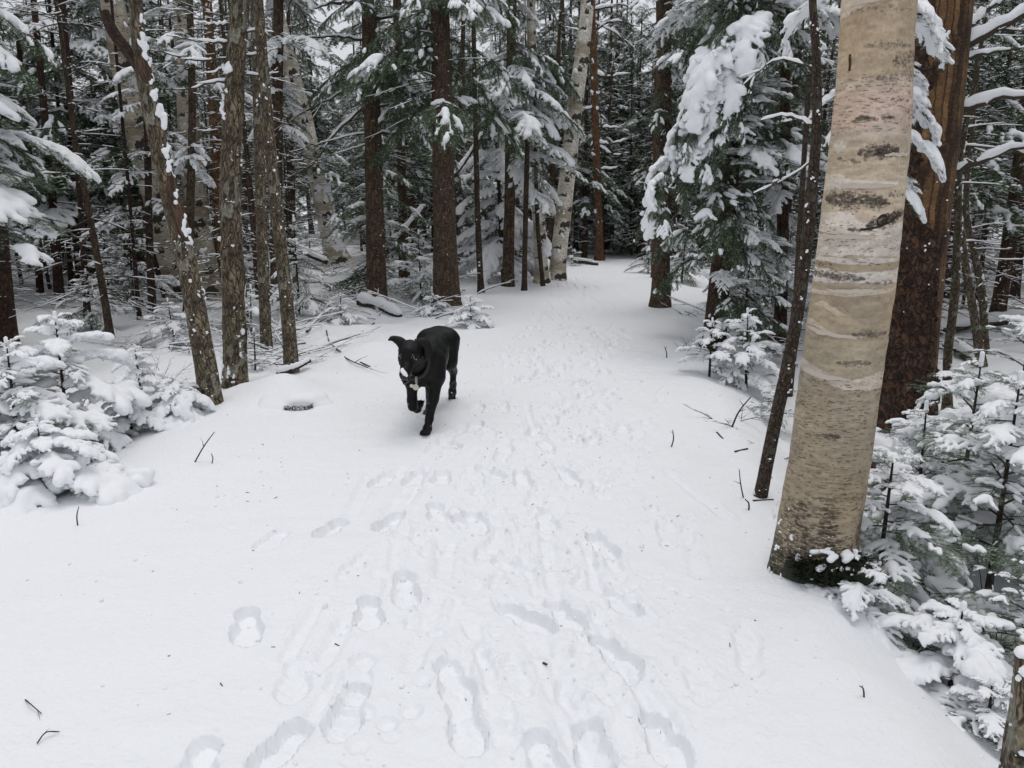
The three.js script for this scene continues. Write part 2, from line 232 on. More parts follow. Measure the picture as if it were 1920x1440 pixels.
{ const r = rng(78); for (let i = 0; i < 44; i++) { const z = -r.r(2, 12), x = lerp(0.0, 1.35, (-z - 2) / 11) + (r() + r() - 1) * 1.0, a = r.r(-0.4, 0.25), l = r.r(0.2, 0.7); drags.push({ a: V(x, 0, z - l * Math.cos(a) * 0.5), b: V(x + l * Math.sin(a), 0, z + l * Math.cos(a) * 0.5), w: r.r(0.018, 0.042), d: r.r(0.005, 0.013) }); }
  for (let i = 0; i < 170; i++) { const z = -r.r(2, 9), x = (r() - 0.5) * (1.6 - z * 0.7); if (Math.abs(x - 0.1) < 0.5) continue; prints.push({ x, z, dx: 0, dz: 1, L: 0.03, w: r.r(0.004, 0.016), d: r.r(0.004, 0.012), paw: 1, s: 900 + i }); }
  for (const [x, z] of [[-0.58, -4.93], [-0.65, -5.42]]) prints.push({ x, z, dx: 0, dz: 1, L: 0.09, w: 0.036, d: 0.02, paw: 1, s: 1200 }); for (let i = 0; i < 12; i++) prints.push({ x: -0.52 + i * 0.05 + (i % 2) * 0.12, z: -5.9 - i * 0.33, dx: 0, dz: 1, L: 0.09, w: 0.036, d: 0.024, paw: 1, s: 1210 + i }); }
const cellsOf = new Map(), keyOf = (x, z) => Math.floor(x / 0.4) * 4096 + Math.floor(z / 0.4);
for (const p of prints) for (let i = -1; i <= 1; i++) for (let j = -1; j <= 1; j++) { const k = keyOf(p.x + i * 0.4, p.z + j * 0.4); if (!cellsOf.has(k)) cellsOf.set(k, []); cellsOf.get(k).push(p); }
function tracks(x, z) {
  let y = 0;
  for (const p of cellsOf.get(keyOf(x, z)) || []) {
    const ex = x - p.x, ez = z - p.z, wob = 0.006 * n2(x * 22 + p.s, z * 22) + 0.003 * n2(x * 70, z * 70 + p.s); let t = (ex * p.dx + ez * p.dz) / p.L, s = ex * -p.dz + ez * p.dx, sd;
    if (p.paw) sd = Math.hypot(s, t * p.L) - p.w;
    else { const fore = (Math.hypot((t - 0.17) / 0.36 * 1, s / p.w) - 1) * p.w, heel = (Math.hypot((t + 0.3) / 0.22, s / (p.w * 0.78)) - 1) * p.w * 0.78, waist = Math.max(Math.abs(s) - p.w * 0.6, (Math.abs(t) - 0.3) * p.L); const k = 0.02, h = clamp(0.5 + 0.5 * (heel - fore) / k, 0, 1); sd = Math.min(lerp(heel, fore, h) - k * h * (1 - h), waist); }
    sd += wob;
    const inn = sstep(0.005, -0.006, sd);
    if (inn > 0) { const tr = p.tread ? p.tread * (0.009 * n2(x * 60, z * 60 + p.s) + 0.004 * Math.sign(Math.sin(t * 42)) * (p.tread > 0.9 ? 1 : 0) + 0.012 * n2(x * 19 + p.s, z * 19)) : 0; y = Math.min(y, -p.d * 0.78 * inn + tr * inn); }
    y += 0.005 * Math.exp(-((sd - 0.012) ** 2) / 0.00012) * (p.paw ? 0.4 : 1) * (0.6 + 0.6 * n2(x * 30, z * 30));
  }
  for (const g of drags) { const ax = g.b.x - g.a.x, az = g.b.z - g.a.z, L = ax * ax + az * az, t = clamp(((x - g.a.x) * ax + (z - g.a.z) * az) / L, 0, 1), d = Math.hypot(x - g.a.x - ax * t, z - g.a.z - az * t) + 0.012 * n2(x * 9, z * 9); if (d < 0.1) y -= g.d * sstep(g.w, g.w * 0.45, d) * (0.75 + 0.5 * n2(x * 14, z * 14)) * sstep(0, 0.12, t) - 0.005 * Math.exp(-(((d - g.w * 1.3) / 0.012) ** 2)); }
  const c = lerp(-0.05, 1.55, clamp((-z - 2) / 12, 0, 1.4)), m = Math.exp(-(((x - c) / 0.75) ** 2)) * sstep(20, 10, -z);
  if (m > 0.02) { const q = n2(x * 6, z * 6 + 40); y += m * (0.010 * q + 0.008 * n2(x * 19, z * 19) + 0.0045 * Math.max(0, q + 0.4) * n2(x * 55, z * 55)); const cl = n2(x * 40 + 7, z * 40); if (cl > 0.42 && q > -0.3) y += m * 0.034 * (cl - 0.42); const pit = n2(x * 24 + 31, z * 24 + 5); if (pit > 0.7) y -= m * 0.03 * (pit - 0.7); }
  return y;
}
const HF = (x, z) => H(x, z) + tracks(x, z) + 0.006 * n2(x * 5, z * 7) + 0.0045 * n2(x * 2.2 + z * 1.2, z * 8 + x) + 0.003 * n2(x * 13 + 2, z * 17);
{
  const xs = [], zs = [];
  for (let x = -1.25; x <= 1.35; x += 0.0085) xs.push(x);
  for (let s = 0.0095, x = 1.35 + s; x < 140; s = Math.min(s * 1.075, 6), x += s) xs.push(x);
  for (let s = 0.0095, x = -1.25 - s; x > -140; s = Math.min(s * 1.075, 6), x -= s) xs.unshift(x);
  for (let z = 6; z > -1.2; z -= 0.2) zs.push(z);
  for (let z = -1.2, s = 0.0082; z > -180; z -= s, s = z < -1.7 ? Math.min(Math.max(0.0082, -z * (z > -11 ? 0.0033 : 0.02)), 6) : 0.03) zs.push(z);
  const nx = xs.length, nz = zs.length, pos = new Float32Array(nx * nz * 3), uv = new Float32Array(nx * nz * 2), idx = new Uint32Array((nx - 1) * (nz - 1) * 6);
  for (let j = 0, k = 0; j < nz; j++) for (let i = 0; i < nx; i++, k++) { pos[k * 3] = xs[i]; pos[k * 3 + 1] = HF(xs[i], zs[j]); pos[k * 3 + 2] = zs[j]; uv[k * 2] = xs[i] * 1.3; uv[k * 2 + 1] = zs[j] * 1.3; }
  for (let j = 0, o = 0; j < nz - 1; j++) for (let i = 0; i < nx - 1; i++) { const a = j * nx + i, b = a + 1, c = a + nx, d = c + 1; idx[o++] = a; idx[o++] = b; idx[o++] = c; idx[o++] = b; idx[o++] = d; idx[o++] = c; }
  const g = new THREE.BufferGeometry(); g.setAttribute('position', new THREE.BufferAttribute(pos, 3)); g.setAttribute('uv', new THREE.BufferAttribute(uv, 2)); g.setIndex(new THREE.BufferAttribute(idx, 1)); g.computeVertexNormals();
  console.log('ground', nx, nz);
  const m = part('ground', g, M.ground, scene); tag(m, 'snow-covered forest floor with a trail of boot prints along the middle', 'ground', null, 'structure');
}

// ---------------------------------------------------------------- boughs of fir and spruce, built with +x outward and y up so that snow always lies on top
const WOODC = [0.05, 0.036, 0.026];
const ICO0 = new THREE.IcosahedronGeometry(1, 0), ICO1 = new THREE.IcosahedronGeometry(1, 1);
function makeBough(seed, o) {
  const r = rng(seed), fol = new GB(), caps = [];
  const { L = 0.7, p0 = 0.15, droop = 0.7, nTw = 18, twL = 0.3, nl = 0.018, nw = 0.0022, step = 0.005, snowR = 0.022, snow = 0.7, cell = 0.011, subs = true, hang = 0.2, wood = 0.006, diamonds = true, dust = 0.3, lumps = 14, subSnow = 0.45 } = o;
  const segs = [], spine = [], N = 14; let p = V(0, 0, 0), side0 = r.r(-0.15, 0.15);
  for (let i = 0; i <= N; i++) { spine.push(p.clone()); const t = i / N, a = p0 - droop * Math.pow(t, 1.1), y = side0 * t; p = p.clone().add(V(Math.cos(a) * Math.cos(y), Math.sin(a), Math.cos(a) * Math.sin(y)).multiplyScalar(L / N)); }
  const sp = (t) => { const k = Math.min(N - 1, Math.floor(t * N)), f = t * N - k; return [spine[k].clone().lerp(spine[k + 1], f), spine[k + 1].clone().sub(spine[k]).normalize()]; };
  tube(fol, spine, spine.map((_, i) => wood * (1.15 - 0.95 * i / N)), 5, WOODC);
  const grow = (a, dir, len, lvl, sag) => { const n = lvl === 1 ? 5 : 3, pts = [a.clone()]; let d = dir.clone(), q = a.clone(); for (let i = 0; i < n; i++) { d.y -= sag / n; d.x += r.r(-0.06, 0.06); d.z += r.r(-0.06, 0.06); d.normalize(); q = q.clone().addScaledVector(d, len / n); pts.push(q); } return pts; };
  const all = [];
  for (let i = 0; i < nTw; i++) {
    const t = 0.1 + 0.9 * (i + r.r(-0.2, 0.2)) / nTw, s = i % 2 ? 1 : -1, [a, f] = sp(clamp(t, 0.05, 1)), lat = V(-f.z, 0, f.x).multiplyScalar(s), up = V().crossVectors(lat, f).multiplyScalar(s);
    if (up.y < 0) up.negate();
    const ang = lerp(68, 30, t) * R + r.r(-0.12, 0.12), len = twL * (0.28 + 0.72 * Math.pow(Math.sin(Math.PI * clamp(0.12 + t * 0.78, 0, 1)), 0.8)) * (1 - 0.35 * t) * r.r(0.75, 1.15);
    const d = f.clone().multiplyScalar(Math.cos(ang)).addScaledVector(lat, Math.sin(ang)).addScaledVector(up, r.r(-0.05, 0.12)).normalize();
    const pts = grow(a, d, len, 1, hang * r.r(0.5, 1.5)); all.push({ pts, lvl: 1, t });
    if (subs) { const m = Math.max(1, Math.round(len / (o.subGap ?? 0.05))); for (let k = 1; k <= m; k++) { const kk = k / (m + 0.6) * 5, i0 = Math.min(4, Math.floor(kk)), b = pts[i0].clone().lerp(pts[i0 + 1], kk - i0), e = pts[i0 + 1].clone().sub(pts[i0]).normalize(), l2 = V(-e.z, 0, e.x).normalize().multiplyScalar(k % 2 ? 1 : -1), dd = e.clone().multiplyScalar(0.7).addScaledVector(l2, 0.72).normalize(), sl = (len * (1 - k / (m + 1)) * 0.55 + 0.02) * r.r(0.7, 1.2); all.push({ pts: grow(b, dd, sl, 2, hang * r.r(0.3, 1.2)), lvl: 2, t }); } }
  }
  { const q = []; for (let i = Math.floor(N * 0.35); i <= N; i++) q.push(spine[i]); all.push({ pts: q, lvl: 0, t: 0.7 }); }
  const A = V(), B = V(), D = V(), S = V(), U = V();
  for (const b of all) {
    const n = b.pts.length;
    if (b.lvl) tube(fol, b.pts, b.pts.map((_, i) => wood * (b.lvl === 1 ? 0.45 : 0.25) * (1 - 0.7 * i / n)), 3, WOODC, { cap: false });
    for (let i = 0; i < n - 1; i++) {
      A.copy(b.pts[i]); B.copy(b.pts[i + 1]); D.subVectors(B, A); const len = D.length(); D.divideScalar(len); S.set(-D.z, 0, D.x).normalize(); U.crossVectors(S, D); if (U.y < 0) U.negate();
      for (let s = 0; s < len; s += step) for (const sg of [-1, 1]) {
        const tip = i === n - 2 ? s / len : 0, k = r.r(0.8, 1.15) * nl * (1 - 0.25 * tip), px = A.x + D.x * s, py = A.y + D.y * s, pz = A.z + D.z * s, e = r.r(-0.15, 0.5), fw = 0.45 + 0.6 * tip + r.r(-0.1, 0.2);
        let dx = D.x * fw + S.x * sg * 0.85 + U.x * e, dy = D.y * fw + S.y * sg * 0.85 + U.y * e, dz = D.z * fw + S.z * sg * 0.85 + U.z * e; const l = Math.hypot(dx, dy, dz); dx /= l; dy /= l; dz /= l;
        // blade across: perpendicular to the needle, about flat
        let wx = dy * U.z - dz * U.y, wy = dz * U.x - dx * U.z, wz = dx * U.y - dy * U.x; const wl = Math.hypot(wx, wy, wz) || 1; wx *= nw / wl; wy *= nw / wl; wz *= nw / wl;
        const g = r(), c = r() < dust ? [0.3, 0.37, 0.31] : g < 0.5 ? [0.042, 0.082, 0.03] : g < 0.85 ? [0.064, 0.112, 0.038] : [0.028, 0.055, 0.026];
        const nx = U.x, ny = U.y, nz = U.z;
        if (diamonds) { const a0 = fol.v(px, py, pz, nx, ny, nz, 0, 0, c), m = k * 0.45, a1 = fol.v(px + dx * m + wx, py + dy * m + wy, pz + dz * m + wz, nx, ny, nz, 0, 0, c), a2 = fol.v(px + dx * m - wx, py + dy * m - wy, pz + dz * m - wz, nx, ny, nz, 0, 0, c), a3 = fol.v(px + dx * k, py + dy * k, pz + dz * k, nx, ny, nz, 0, 0, c); fol.I.push(a0, a1, a2, a1, a3, a2); }
        else { const a1 = fol.v(px + wx, py + wy, pz + wz, nx, ny, nz, 0, 0, c), a2 = fol.v(px - wx, py - wy, pz - wz, nx, ny, nz, 0, 0, c), a3 = fol.v(px + dx * k, py + dy * k, pz + dz * k, nx, ny, nz, 0, 0, c); fol.I.push(a1, a3, a2); }
      }
    }
    // snow resting along the twig, broken up
    const off = r() * 50;
    for (let i = 0; i < n - 1; i++) {
      const a = b.pts[i], c = b.pts[i + 1], mx = (a.x + c.x) / 2, mz = (a.z + c.z) / 2, m = n3(mx / L * 4.2 + seed * 3, mz / L * 4.2, seed) * 0.6 + r.r(-0.25, 0.25), steep = Math.abs(c.y - a.y) / a.distanceTo(c);
      if (m > snow * 2 - 1 - (steep > 0.88 ? 0.5 : 0) || (b.lvl === 2 && r() > subSnow)) continue;
      const k = snowR * (b.lvl === 0 ? 1.5 : b.lvl === 1 ? 1.0 : 0.7) * r.r(0.65, 1.25) * (0.85 + 0.6 * n3(mx * 7 / L + off, 0, mz * 7 / L)), lift = k * 0.55;
      caps.push({ a: V(a.x, a.y + lift, a.z), b: V(c.x, c.y + lift * 0.9, c.z), r: k, q: k * (i === n - 2 ? 0.72 : 0.95) });
    }
  }
  const sn = snowLumps(caps, cell, { ky: 1.2, noise: 0.3, freq: lumps });
  return { foliage: fol.build(), snow: sn, L, loose: snow < 0.6 };
}
const many = (n, seed, o, vary) => Array.from({ length: n }, (_, i) => makeBough(seed + i * 13, { ...o, ...(vary ? vary(i) : {}) }));
const nearB = many(5, 11, { L: 0.62, nTw: 17, twL: 0.27, snowR: 0.021, snow: 0.68, cell: 0.0125, lumps: 14, nl: 0.019, nw: 0.0016, step: 0.006 }, (i) => ({ p0: [0.25, 0.1, 0.4, -0.05, 0.2][i], droop: [1.0, 0.8, 1.3, 0.7, 1.15][i], snow: [0.7, 0.6, 0.78, 0.5, 0.66][i] }));
const nearBare = many(3, 51, { L: 0.6, nTw: 16, twL: 0.24, snowR: 0.016, snow: 0.42, cell: 0.0105, dust: 0.35, nl: 0.02, nw: 0.0016, step: 0.006 }, (i) => ({ p0: [0.1, -0.1, 0.3][i], droop: [0.6, 0.5, 1.0][i] }));
const pillowB = many(4, 71, { L: 0.6, nTw: 15, twL: 0.24, snowR: 0.029, snow: 0.82, cell: 0.0145, lumps: 12, subSnow: 0.45, nl: 0.019, nw: 0.0016, step: 0.006 }, (i) => ({ p0: [0.25, 0.05, 0.4, 0.15][i], droop: [1.2, 0.9, 1.5, 1.1][i] }));
const midB = many(6, 101, { L: 1.25, nTw: 22, twL: 0.42, snowR: 0.0235, snow: 0.56, cell: 0.02, dust: 0.3, nl: 0.035, nw: 0.0038, step: 0.014, subGap: 0.09, hang: 0.5, wood: 0.011, diamonds: false, lumps: 9 }, (i) => ({ p0: [0.1, -0.15, 0.25, -0.3, 0.0, 0.15][i], droop: [0.8, 0.7, 1.1, 0.6, 1.0, 0.6][i], snow: [0.62, 0.54, 0.6, 0.36, 0.5, 0.68][i] }));
const heavyB = many(4, 151, { L: 1.35, nTw: 20, twL: 0.4, snowR: 0.034, snow: 0.72, cell: 0.025, nl: 0.035, nw: 0.0038, step: 0.015, subGap: 0.1, hang: 0.7, wood: 0.013, diamonds: false, lumps: 7 }, (i) => ({ p0: [-0.1, -0.35, 0.1, -0.5][i], droop: [0.75, 0.65, 0.95, 0.5][i] }));
const hangB = many(4, 181, { L: 1.1, nTw: 22, twL: 0.42, snowR: 0.022, snow: 0.38, cell: 0.019, nl: 0.032, nw: 0.0034, step: 0.011, subGap: 0.08, hang: 1.1, wood: 0.01, diamonds: false, dust: 0.16 }, (i) => ({ p0: [-0.2, 0.05, -0.4, 0.1][i], droop: [0.7, 0.9, 0.5, 1.1][i] }));
const farB = many(5, 201, { L: 1.4, nTw: 18, twL: 0.5, snowR: 0.026, snow: 0.46, cell: 0.04, subSnow: 0.3, nl: 0.085, nw: 0.010, step: 0.07, subGap: 0.18, hang: 0.6, wood: 0.011, diamonds: false, lumps: 8, dust: 0.2 }, (i) => ({ p0: [0.1, -0.15, 0.2, -0.3, 0.0][i], droop: [0.8, 0.7, 1.0, 0.6, 0.9][i], snow: [0.5, 0.42, 0.48, 0.24, 0.38][i] }));
for (const [k, s] of Object.entries({ nearB, midB, heavyB, hangB, farB })) console.log(k, s.map((b) => b.foliage.index.count / 3 + '/' + b.snow.index.count / 3).join(' '));

// a bare branch with snow lying along it, into two collectors
function deadBranch(wood, snow, a, dir, len, r0, r, { sag = 0.25, twigs = 4, snowy = 0.8, nr = 4, thick = 0.9, sub = true } = {}) {
  const n = 7, pts = [a.clone()]; let d = dir.clone().normalize(), q = a.clone();
  for (let i = 0; i < n; i++) { d.y -= sag / n * (i < n * 0.6 ? 1 : -0.8); d.x += r.r(-0.08, 0.08); d.z += r.r(-0.08, 0.08); d.y += r.r(-0.05, 0.05); d.normalize(); q = q.clone().addScaledVector(d, len / n); pts.push(q); }
  const rad = pts.map((_, i) => r0 * (1 - 0.8 * i / n)); tube(wood, pts, rad, nr, WOODC, { tile: 0.4 });
  snowAlong(snow, pts, rad, r, snowy, thick);
  if (sub) for (let k = 0; k < twigs; k++) { const i = 1 + r.i(n - 1), e = pts[i + 1] ? pts[i + 1].clone().sub(pts[i]).normalize() : d.clone(), s = V(-e.z, r.r(-0.5, 0.35), e.x).normalize().multiplyScalar(r() < 0.5 ? 1 : -1); s.y = -Math.abs(s.y) * 0.4 + r.r(-0.15, 0.3); deadBranch(wood, snow, pts[i], e.multiplyScalar(0.8).add(s.multiplyScalar(0.8)), len * r.r(0.2, 0.5) * (1 - i / n * 0.5), rad[i] * 0.6, r, { sag: 0.1, sub: false, snowy: snowy * 0.8, nr: 3, thick: thick * 1.1 }); }
  return pts;
}
// snow strip riding on a branch
function snowAlong(gb, pts, rad, r, share = 0.8, thick = 0.9) {
  let run = [];
  const flush = () => { if (run.length > 1) { const P2 = [], Q = []; run.forEach(([p, k], i) => { const f = i === 0 || i === run.length - 1 ? 0.35 : 1, w = k * thick * r.r(0.8, 1.25) * f + 0.001; P2.push(V(p.x, p.y + k * 0.75 + w * 0.55, p.z)); Q.push(w * 1.05 + k * 0.12 * f); }); tube(gb, P2, Q, 5, WHITE, {}); } run = []; };
  for (let i = 0; i < pts.length; i++) { run.push([pts[i], Math.max(rad[i], 0.004)]); const steep = i + 1 < pts.length ? Math.abs(pts[i + 1].y - pts[i].y) / pts[i].distanceTo(pts[i + 1]) : 0; if (r() > share || steep > 0.85) flush(); }
  flush();
}
const mat4 = (pos, yaw, s, roll = 0) => new THREE.Matrix4().compose(pos, new THREE.Quaternion().setFromEuler(new THREE.Euler(roll, yaw, 0, 'YXZ')), V(s, s, s));

// whole conifers as wood + needles + snow, used where single boughs are too small to pick out
function coniferGeos(seed, { h, r0, crown, len, set, gap, dead = 0, deadTop = 0, tilt = 0.05, taper = 1, top = true, deadLen = 1, snowy = 0.5 }) {
  const r = rng(seed), wood = new GB(), fol = new GB(), sn = new GB(), pts = [], rad = [], lx = r.r(-tilt, tilt), lz = r.r(-tilt, tilt);
  for (let i = 0; i <= 10; i++) { const t = i / 10; pts.push(V(lx * h * t + 0.03 * n2(i * 0.7, seed), h * t - 0.2, lz * h * t + 0.03 * n2(i * 0.7, seed + 9))); rad.push(r0 * (1 - 0.88 * t) * (i === 0 ? 1.25 : 1)); }
  tube(wood, pts, rad, 8, WHITE, { wraps: Math.max(1, Math.round(r0 * 6.3 / 0.5)), tile: 0.6 });
  const on = (y) => V(lx * y, y, lz * y);
  for (let y = crown; y < h - 0.15; y += gap * r.r(0.6, 1.4)) { const t = (y - crown) / (h - crown), l = len * Math.pow(1 - t, taper) * r.r(0.65, 1.15) + 0.18, b = set[r.i(set.length)], s = l / b.L, m = mat4(on(y), r() * 6.283, s); fol.add(b.foliage, m); sn.add(b.snow, m); }
  for (let i = 0; i < dead; i++) { const y = r.r(0.35, deadTop), a = r() * 6.283; deadBranch(fol, sn, on(y), V(Math.cos(a), r.r(-0.25, 0.3), Math.sin(a)), r.r(0.5, 1.5) * deadLen, r.r(0.0045, 0.009), r, { twigs: 4, snowy, nr: 3 }); }
  return { wood: wood.build(), fol: fol.build(), snow: sn.build() };
}
const FAR = {
  snag: [coniferGeos(331, { h: 5.5, r0: 0.045, crown: 4.9, len: 0.5, set: farB, gap: 0.3, dead: 90, deadTop: 4.6, deadLen: 0.8, snowy: 0.35 }), coniferGeos(332, { h: 3.6, r0: 0.03, crown: 3.2, len: 0.4, set: farB, gap: 0.3, dead: 70, deadTop: 3.2, deadLen: 0.7, snowy: 0.4 })],
  young: [coniferGeos(301, { h: 3.4, r0: 0.05, crown: 0.25, len: 1.25, set: farB, gap: 0.075 }), coniferGeos(302, { h: 2.3, r0: 0.035, crown: 0.12, len: 0.95, set: farB, gap: 0.06 })],
  tall: [coniferGeos(311, { h: 8.5, r0: 0.1, crown: 1.6, len: 1.8, set: farB, gap: 0.11, dead: 44, deadTop: 3.6 }), coniferGeos(312, { h: 7.5, r0: 0.08, crown: 1.0, len: 1.7, set: farB, gap: 0.10, dead: 36, deadTop: 3 }), coniferGeos(313, { h: 9, r0: 0.115, crown: 2.3, len: 1.9, set: farB, gap: 0.12, dead: 52, deadTop: 4.4 })],
  pole: [coniferGeos(321, { h: 7, r0: 0.05, crown: 4.6, len: 0.9, set: farB, gap: 0.16, dead: 46, deadTop: 5, deadLen: 0.8 }), coniferGeos(322, { h: 5, r0: 0.035, crown: 3.2, len: 0.7, set: farB, gap: 0.15, dead: 26, deadTop: 3.6, deadLen: 0.7 })],
};
for (const k in FAR) console.log(k, FAR[k].map((t) => (t.fol.index.count + t.snow.index.count) / 3).join(' '));

// ---------------------------------------------------------------- trunks read off the photograph: [x, y, width] from the foot upward
const depthPx = (p) => ((-p.z) * CP - (p.y - CAM_H) * SP) / FL;
function trunkLine(spec, top, lean = 0) {
  const f = ground(spec[0][0], spec[0][1]), Z = -f.z, pts = [], rad = [];
  spec.forEach(([x, y, w], i) => { const p = i ? at(x, y, Z) : f.clone(); p.z -= lean * (p.y - f.y); pts.push(p); rad.push(w / 2 * depthPx(p)); });
  const n = pts.length, d = pts[n - 1].clone().sub(pts[n - 2]); d.divideScalar(Math.max(d.y, 0.2));
  if (top > pts[n - 1].y + 0.3) { const k = top - pts[n - 1].y; d.x *= 0.6; const e = pts[n - 1].clone().add(V(d.x * k, k, d.z * k)); pts.push(e); rad.push(Math.max(0.012, rad[n - 1] * Math.max(0.25, 1 - k * 0.075))); }
  const b = pts[0].clone(); b.addScaledVector(pts[1].clone().sub(pts[0]).normalize(), -0.3); pts.unshift(b); rad.unshift(rad[0] * 1.12);
  return { pts, rad, foot: f, Z };
}
const heroes = []; // feet of trunks that the forest must keep clear of
function trunkGeo(line, { nr = 20, n = 46, tile = 0.5, rough = 0.05, freq = 9, flare = 0.3, flareH = 0.35 } = {}) {
  const [P2, Q] = spline(line.pts, line.rad, n), gb = new GB(), wraps = Math.max(1, Math.round(line.rad[1] * 6.283 / tile)), y0 = line.foot.y;
  tube(gb, P2, Q.map((q, i) => q * (1 + flare * Math.exp(-Math.max(0, P2[i].y - y0) / flareH * 2.4))), nr, WHITE, { wraps, tile: line.rad[1] * 6.283 / wraps * 2, disp: (v, a, i) => Q[i] * rough * (n3(Math.cos(a) * 2.2 + line.foot.x * 9, Math.sin(a) * 2.2, v * freq * 0.4) + 0.5 * n3(Math.cos(a) * 5 + 3, Math.sin(a) * 5, v * freq)) });
  return { geo: retouchNormals(gb.build()), P2, Q };
}
// snow clinging to one side of a trunk (az: 0 = right of picture, 90 = towards the camera) and flecks all over it
function clingingSnow(P2, Q, seed, { az = 20, spread = 50, amount = 20, size = 0.03, flecks = 70, y0 = 0, y1 = 6, long = 2, cell = 0.014 } = {}) {
  const r = rng(seed), gb = new GB(), caps = [], inR = P2.map((p, i) => i).filter((i) => P2[i].y > y0 && P2[i].y < y1 && i < P2.length - 1);
  if (!inR.length) return gb.build();
  const spot = (sp) => { const i = inR[r.i(inR.length)], t = r(), p = P2[i].clone().lerp(P2[i + 1], t), q = lerp(Q[i], Q[i + 1], t), a = (az + r.r(-sp, sp)) * R; return [p.add(V(Math.cos(a) * q * 1.01, 0, Math.sin(a) * q * 1.01)), a, P2[i + 1].clone().sub(P2[i]).normalize()]; };
  for (let k = 0; k < amount; k++) { const [p, a, t] = spot(spread), s = size * r.r(0.5, 1.3), l = s * r.r(0.6, long); for (let j = 0; j < 4; j++) { const w = s * r.r(0.3, 0.62), u = r.r(-1, 1) * l, o = V(r.r(-1, 1) * s * 0.6, 0, r.r(-1, 1) * s * 0.6), e = p.clone().addScaledVector(t, u).add(o); caps.push({ a: e, b: e.clone().addScaledVector(t, w * r.r(0.2, 1.4)).add(V(r.r(-w, w) * 0.7, 0, r.r(-w, w) * 0.7)), r: w, q: w * r.r(0.4, 1) }); } }
  if (caps.length) gb.add(snowLumps(caps, cell, { ky: 0.9, noise: 0.75, freq: 0.75 / size }), new THREE.Matrix4());
  for (let k = 0; k < flecks; k++) { if (r() < 0.45) continue; const [p] = spot(40 + 100 * r()), s = 0.002 + 0.0075 * Math.pow(r(), 3), m = new THREE.Matrix4().compose(p, new THREE.Quaternion(), V(s * 1.1, s * 0.8, s)); gb.add(ICO0, m); }
  return gb.build();
}
const cling = (geo, g) => { const m = part('clinging_snow', geo, M.snow, g); m.userData.kind = 'stuff'; return m; };
function trunkThing(name, label, category, spec, { mat, top = 7, group, geo = {}, snow, lean = 0, seed = 1 } = {}) {
  const line = trunkLine(spec, top, lean), g = thing(name, label, category, line.foot, group), { geo: t, P2, Q } = trunkGeo(line, geo);
  part('trunk', local(t, g), mat, g);
  if (snow) { const s = clingingSnow(P2, Q, seed, snow); if (s.index.count) cling(local(s, g), g); }
  heroes.push({ x: line.foot.x, z: line.foot.z, r: 0.5, see: spec[0][2], p: line.pts.filter((p) => p.y < 4.2).map((p) => 960 + p.x / -p.z * FL) });
  return Object.assign(g, { line, P2, Q });
}
// bare branches of a tree given by photograph points, each a part with its snow as sub-part
function branchesPx(g, list, seed, { snowy = 0.85, thick = 0.9, twigs = 2, mat = M.twig } = {}) {
  const r = rng(seed);
  for (const [pts, w, bow = 0] of list) {
    const wood = new GB(), sn = new GB(), raw = pts.map(([x, y], i) => { const p = at(x, y, g.line.Z); p.z += bow * i / (pts.length - 1); return p; }), r0 = w / 2 * depthPx(raw[0]), [p2, q] = spline(raw, raw.map((_, i) => r0 * (1 - 0.75 * i / (raw.length - 1))), 12);
    p2.forEach((p, i) => { if (i) { p.y += r.r(-0.6, 0.6) * r0; p.z += r.r(-0.6, 0.6) * r0; } });
    tube(wood, p2, q, 5, WOODC); snowAlong(sn, p2, q, r, snowy, thick);
    for (let k = 0; k < twigs; k++) { const i = 3 + r.i(8), e = p2[i + 1].clone().sub(p2[i]).normalize(); deadBranch(wood, sn, p2[i], e.add(V(r.r(-0.5, 0.5), r.r(-0.6, 0.5), r.r(-0.9, 0.9))), r.r(0.12, 0.4) * raw[0].distanceTo(raw[raw.length - 1]), q[i] * 0.55, r, { twigs: 1, snowy: 0.7, nr: 3, sag: 0.1 }); }
    const b = part('branch', local(wood.build(), g), mat, g); if (sn.n) part('branch_snow', local(sn.build(), g), M.snow, b);
  }
}
const randomBranches = (g, seed, n, y0, y1, len, snowy = 0.7) => { const r = rng(seed), P2 = g.P2; for (let k = 0; k < n; k++) { const y = r.r(y0, y1), i = Math.max(0, P2.findIndex((p) => p.y > y) - 1), a = r() * 6.283, wood = new GB(), sn = new GB(); deadBranch(wood, sn, P2[i], V(Math.cos(a), r.r(-0.3, 0.25), Math.sin(a)), r.r(0.5, 1.2) * len, r.r(0.007, 0.013), r, { twigs: 4, snowy }); const b = part('branch', local(wood.build(), g), M.twig, g); if (sn.n) part('branch_snow', local(sn.build(), g), M.snow, b); } };
const stubs = (g, seed, n, y0, y1) => { const r = rng(seed); for (let k = 0; k < n; k++) { const gb = new GB(), y = r.r(y0, y1), i = Math.max(0, g.P2.findIndex((p) => p.y > y) - 1), a = r() * 6.283, d = V(Math.cos(a), r.r(-0.2, 0.3), Math.sin(a)), p = g.P2[i]; tube(gb, [p, p.clone().addScaledVector(d, g.Q[i] + r.r(0.015, 0.06))], [0.008, 0.005], 5, WOODC); part('branch_stub', local(gb.build(), g), M.twig, g); } };

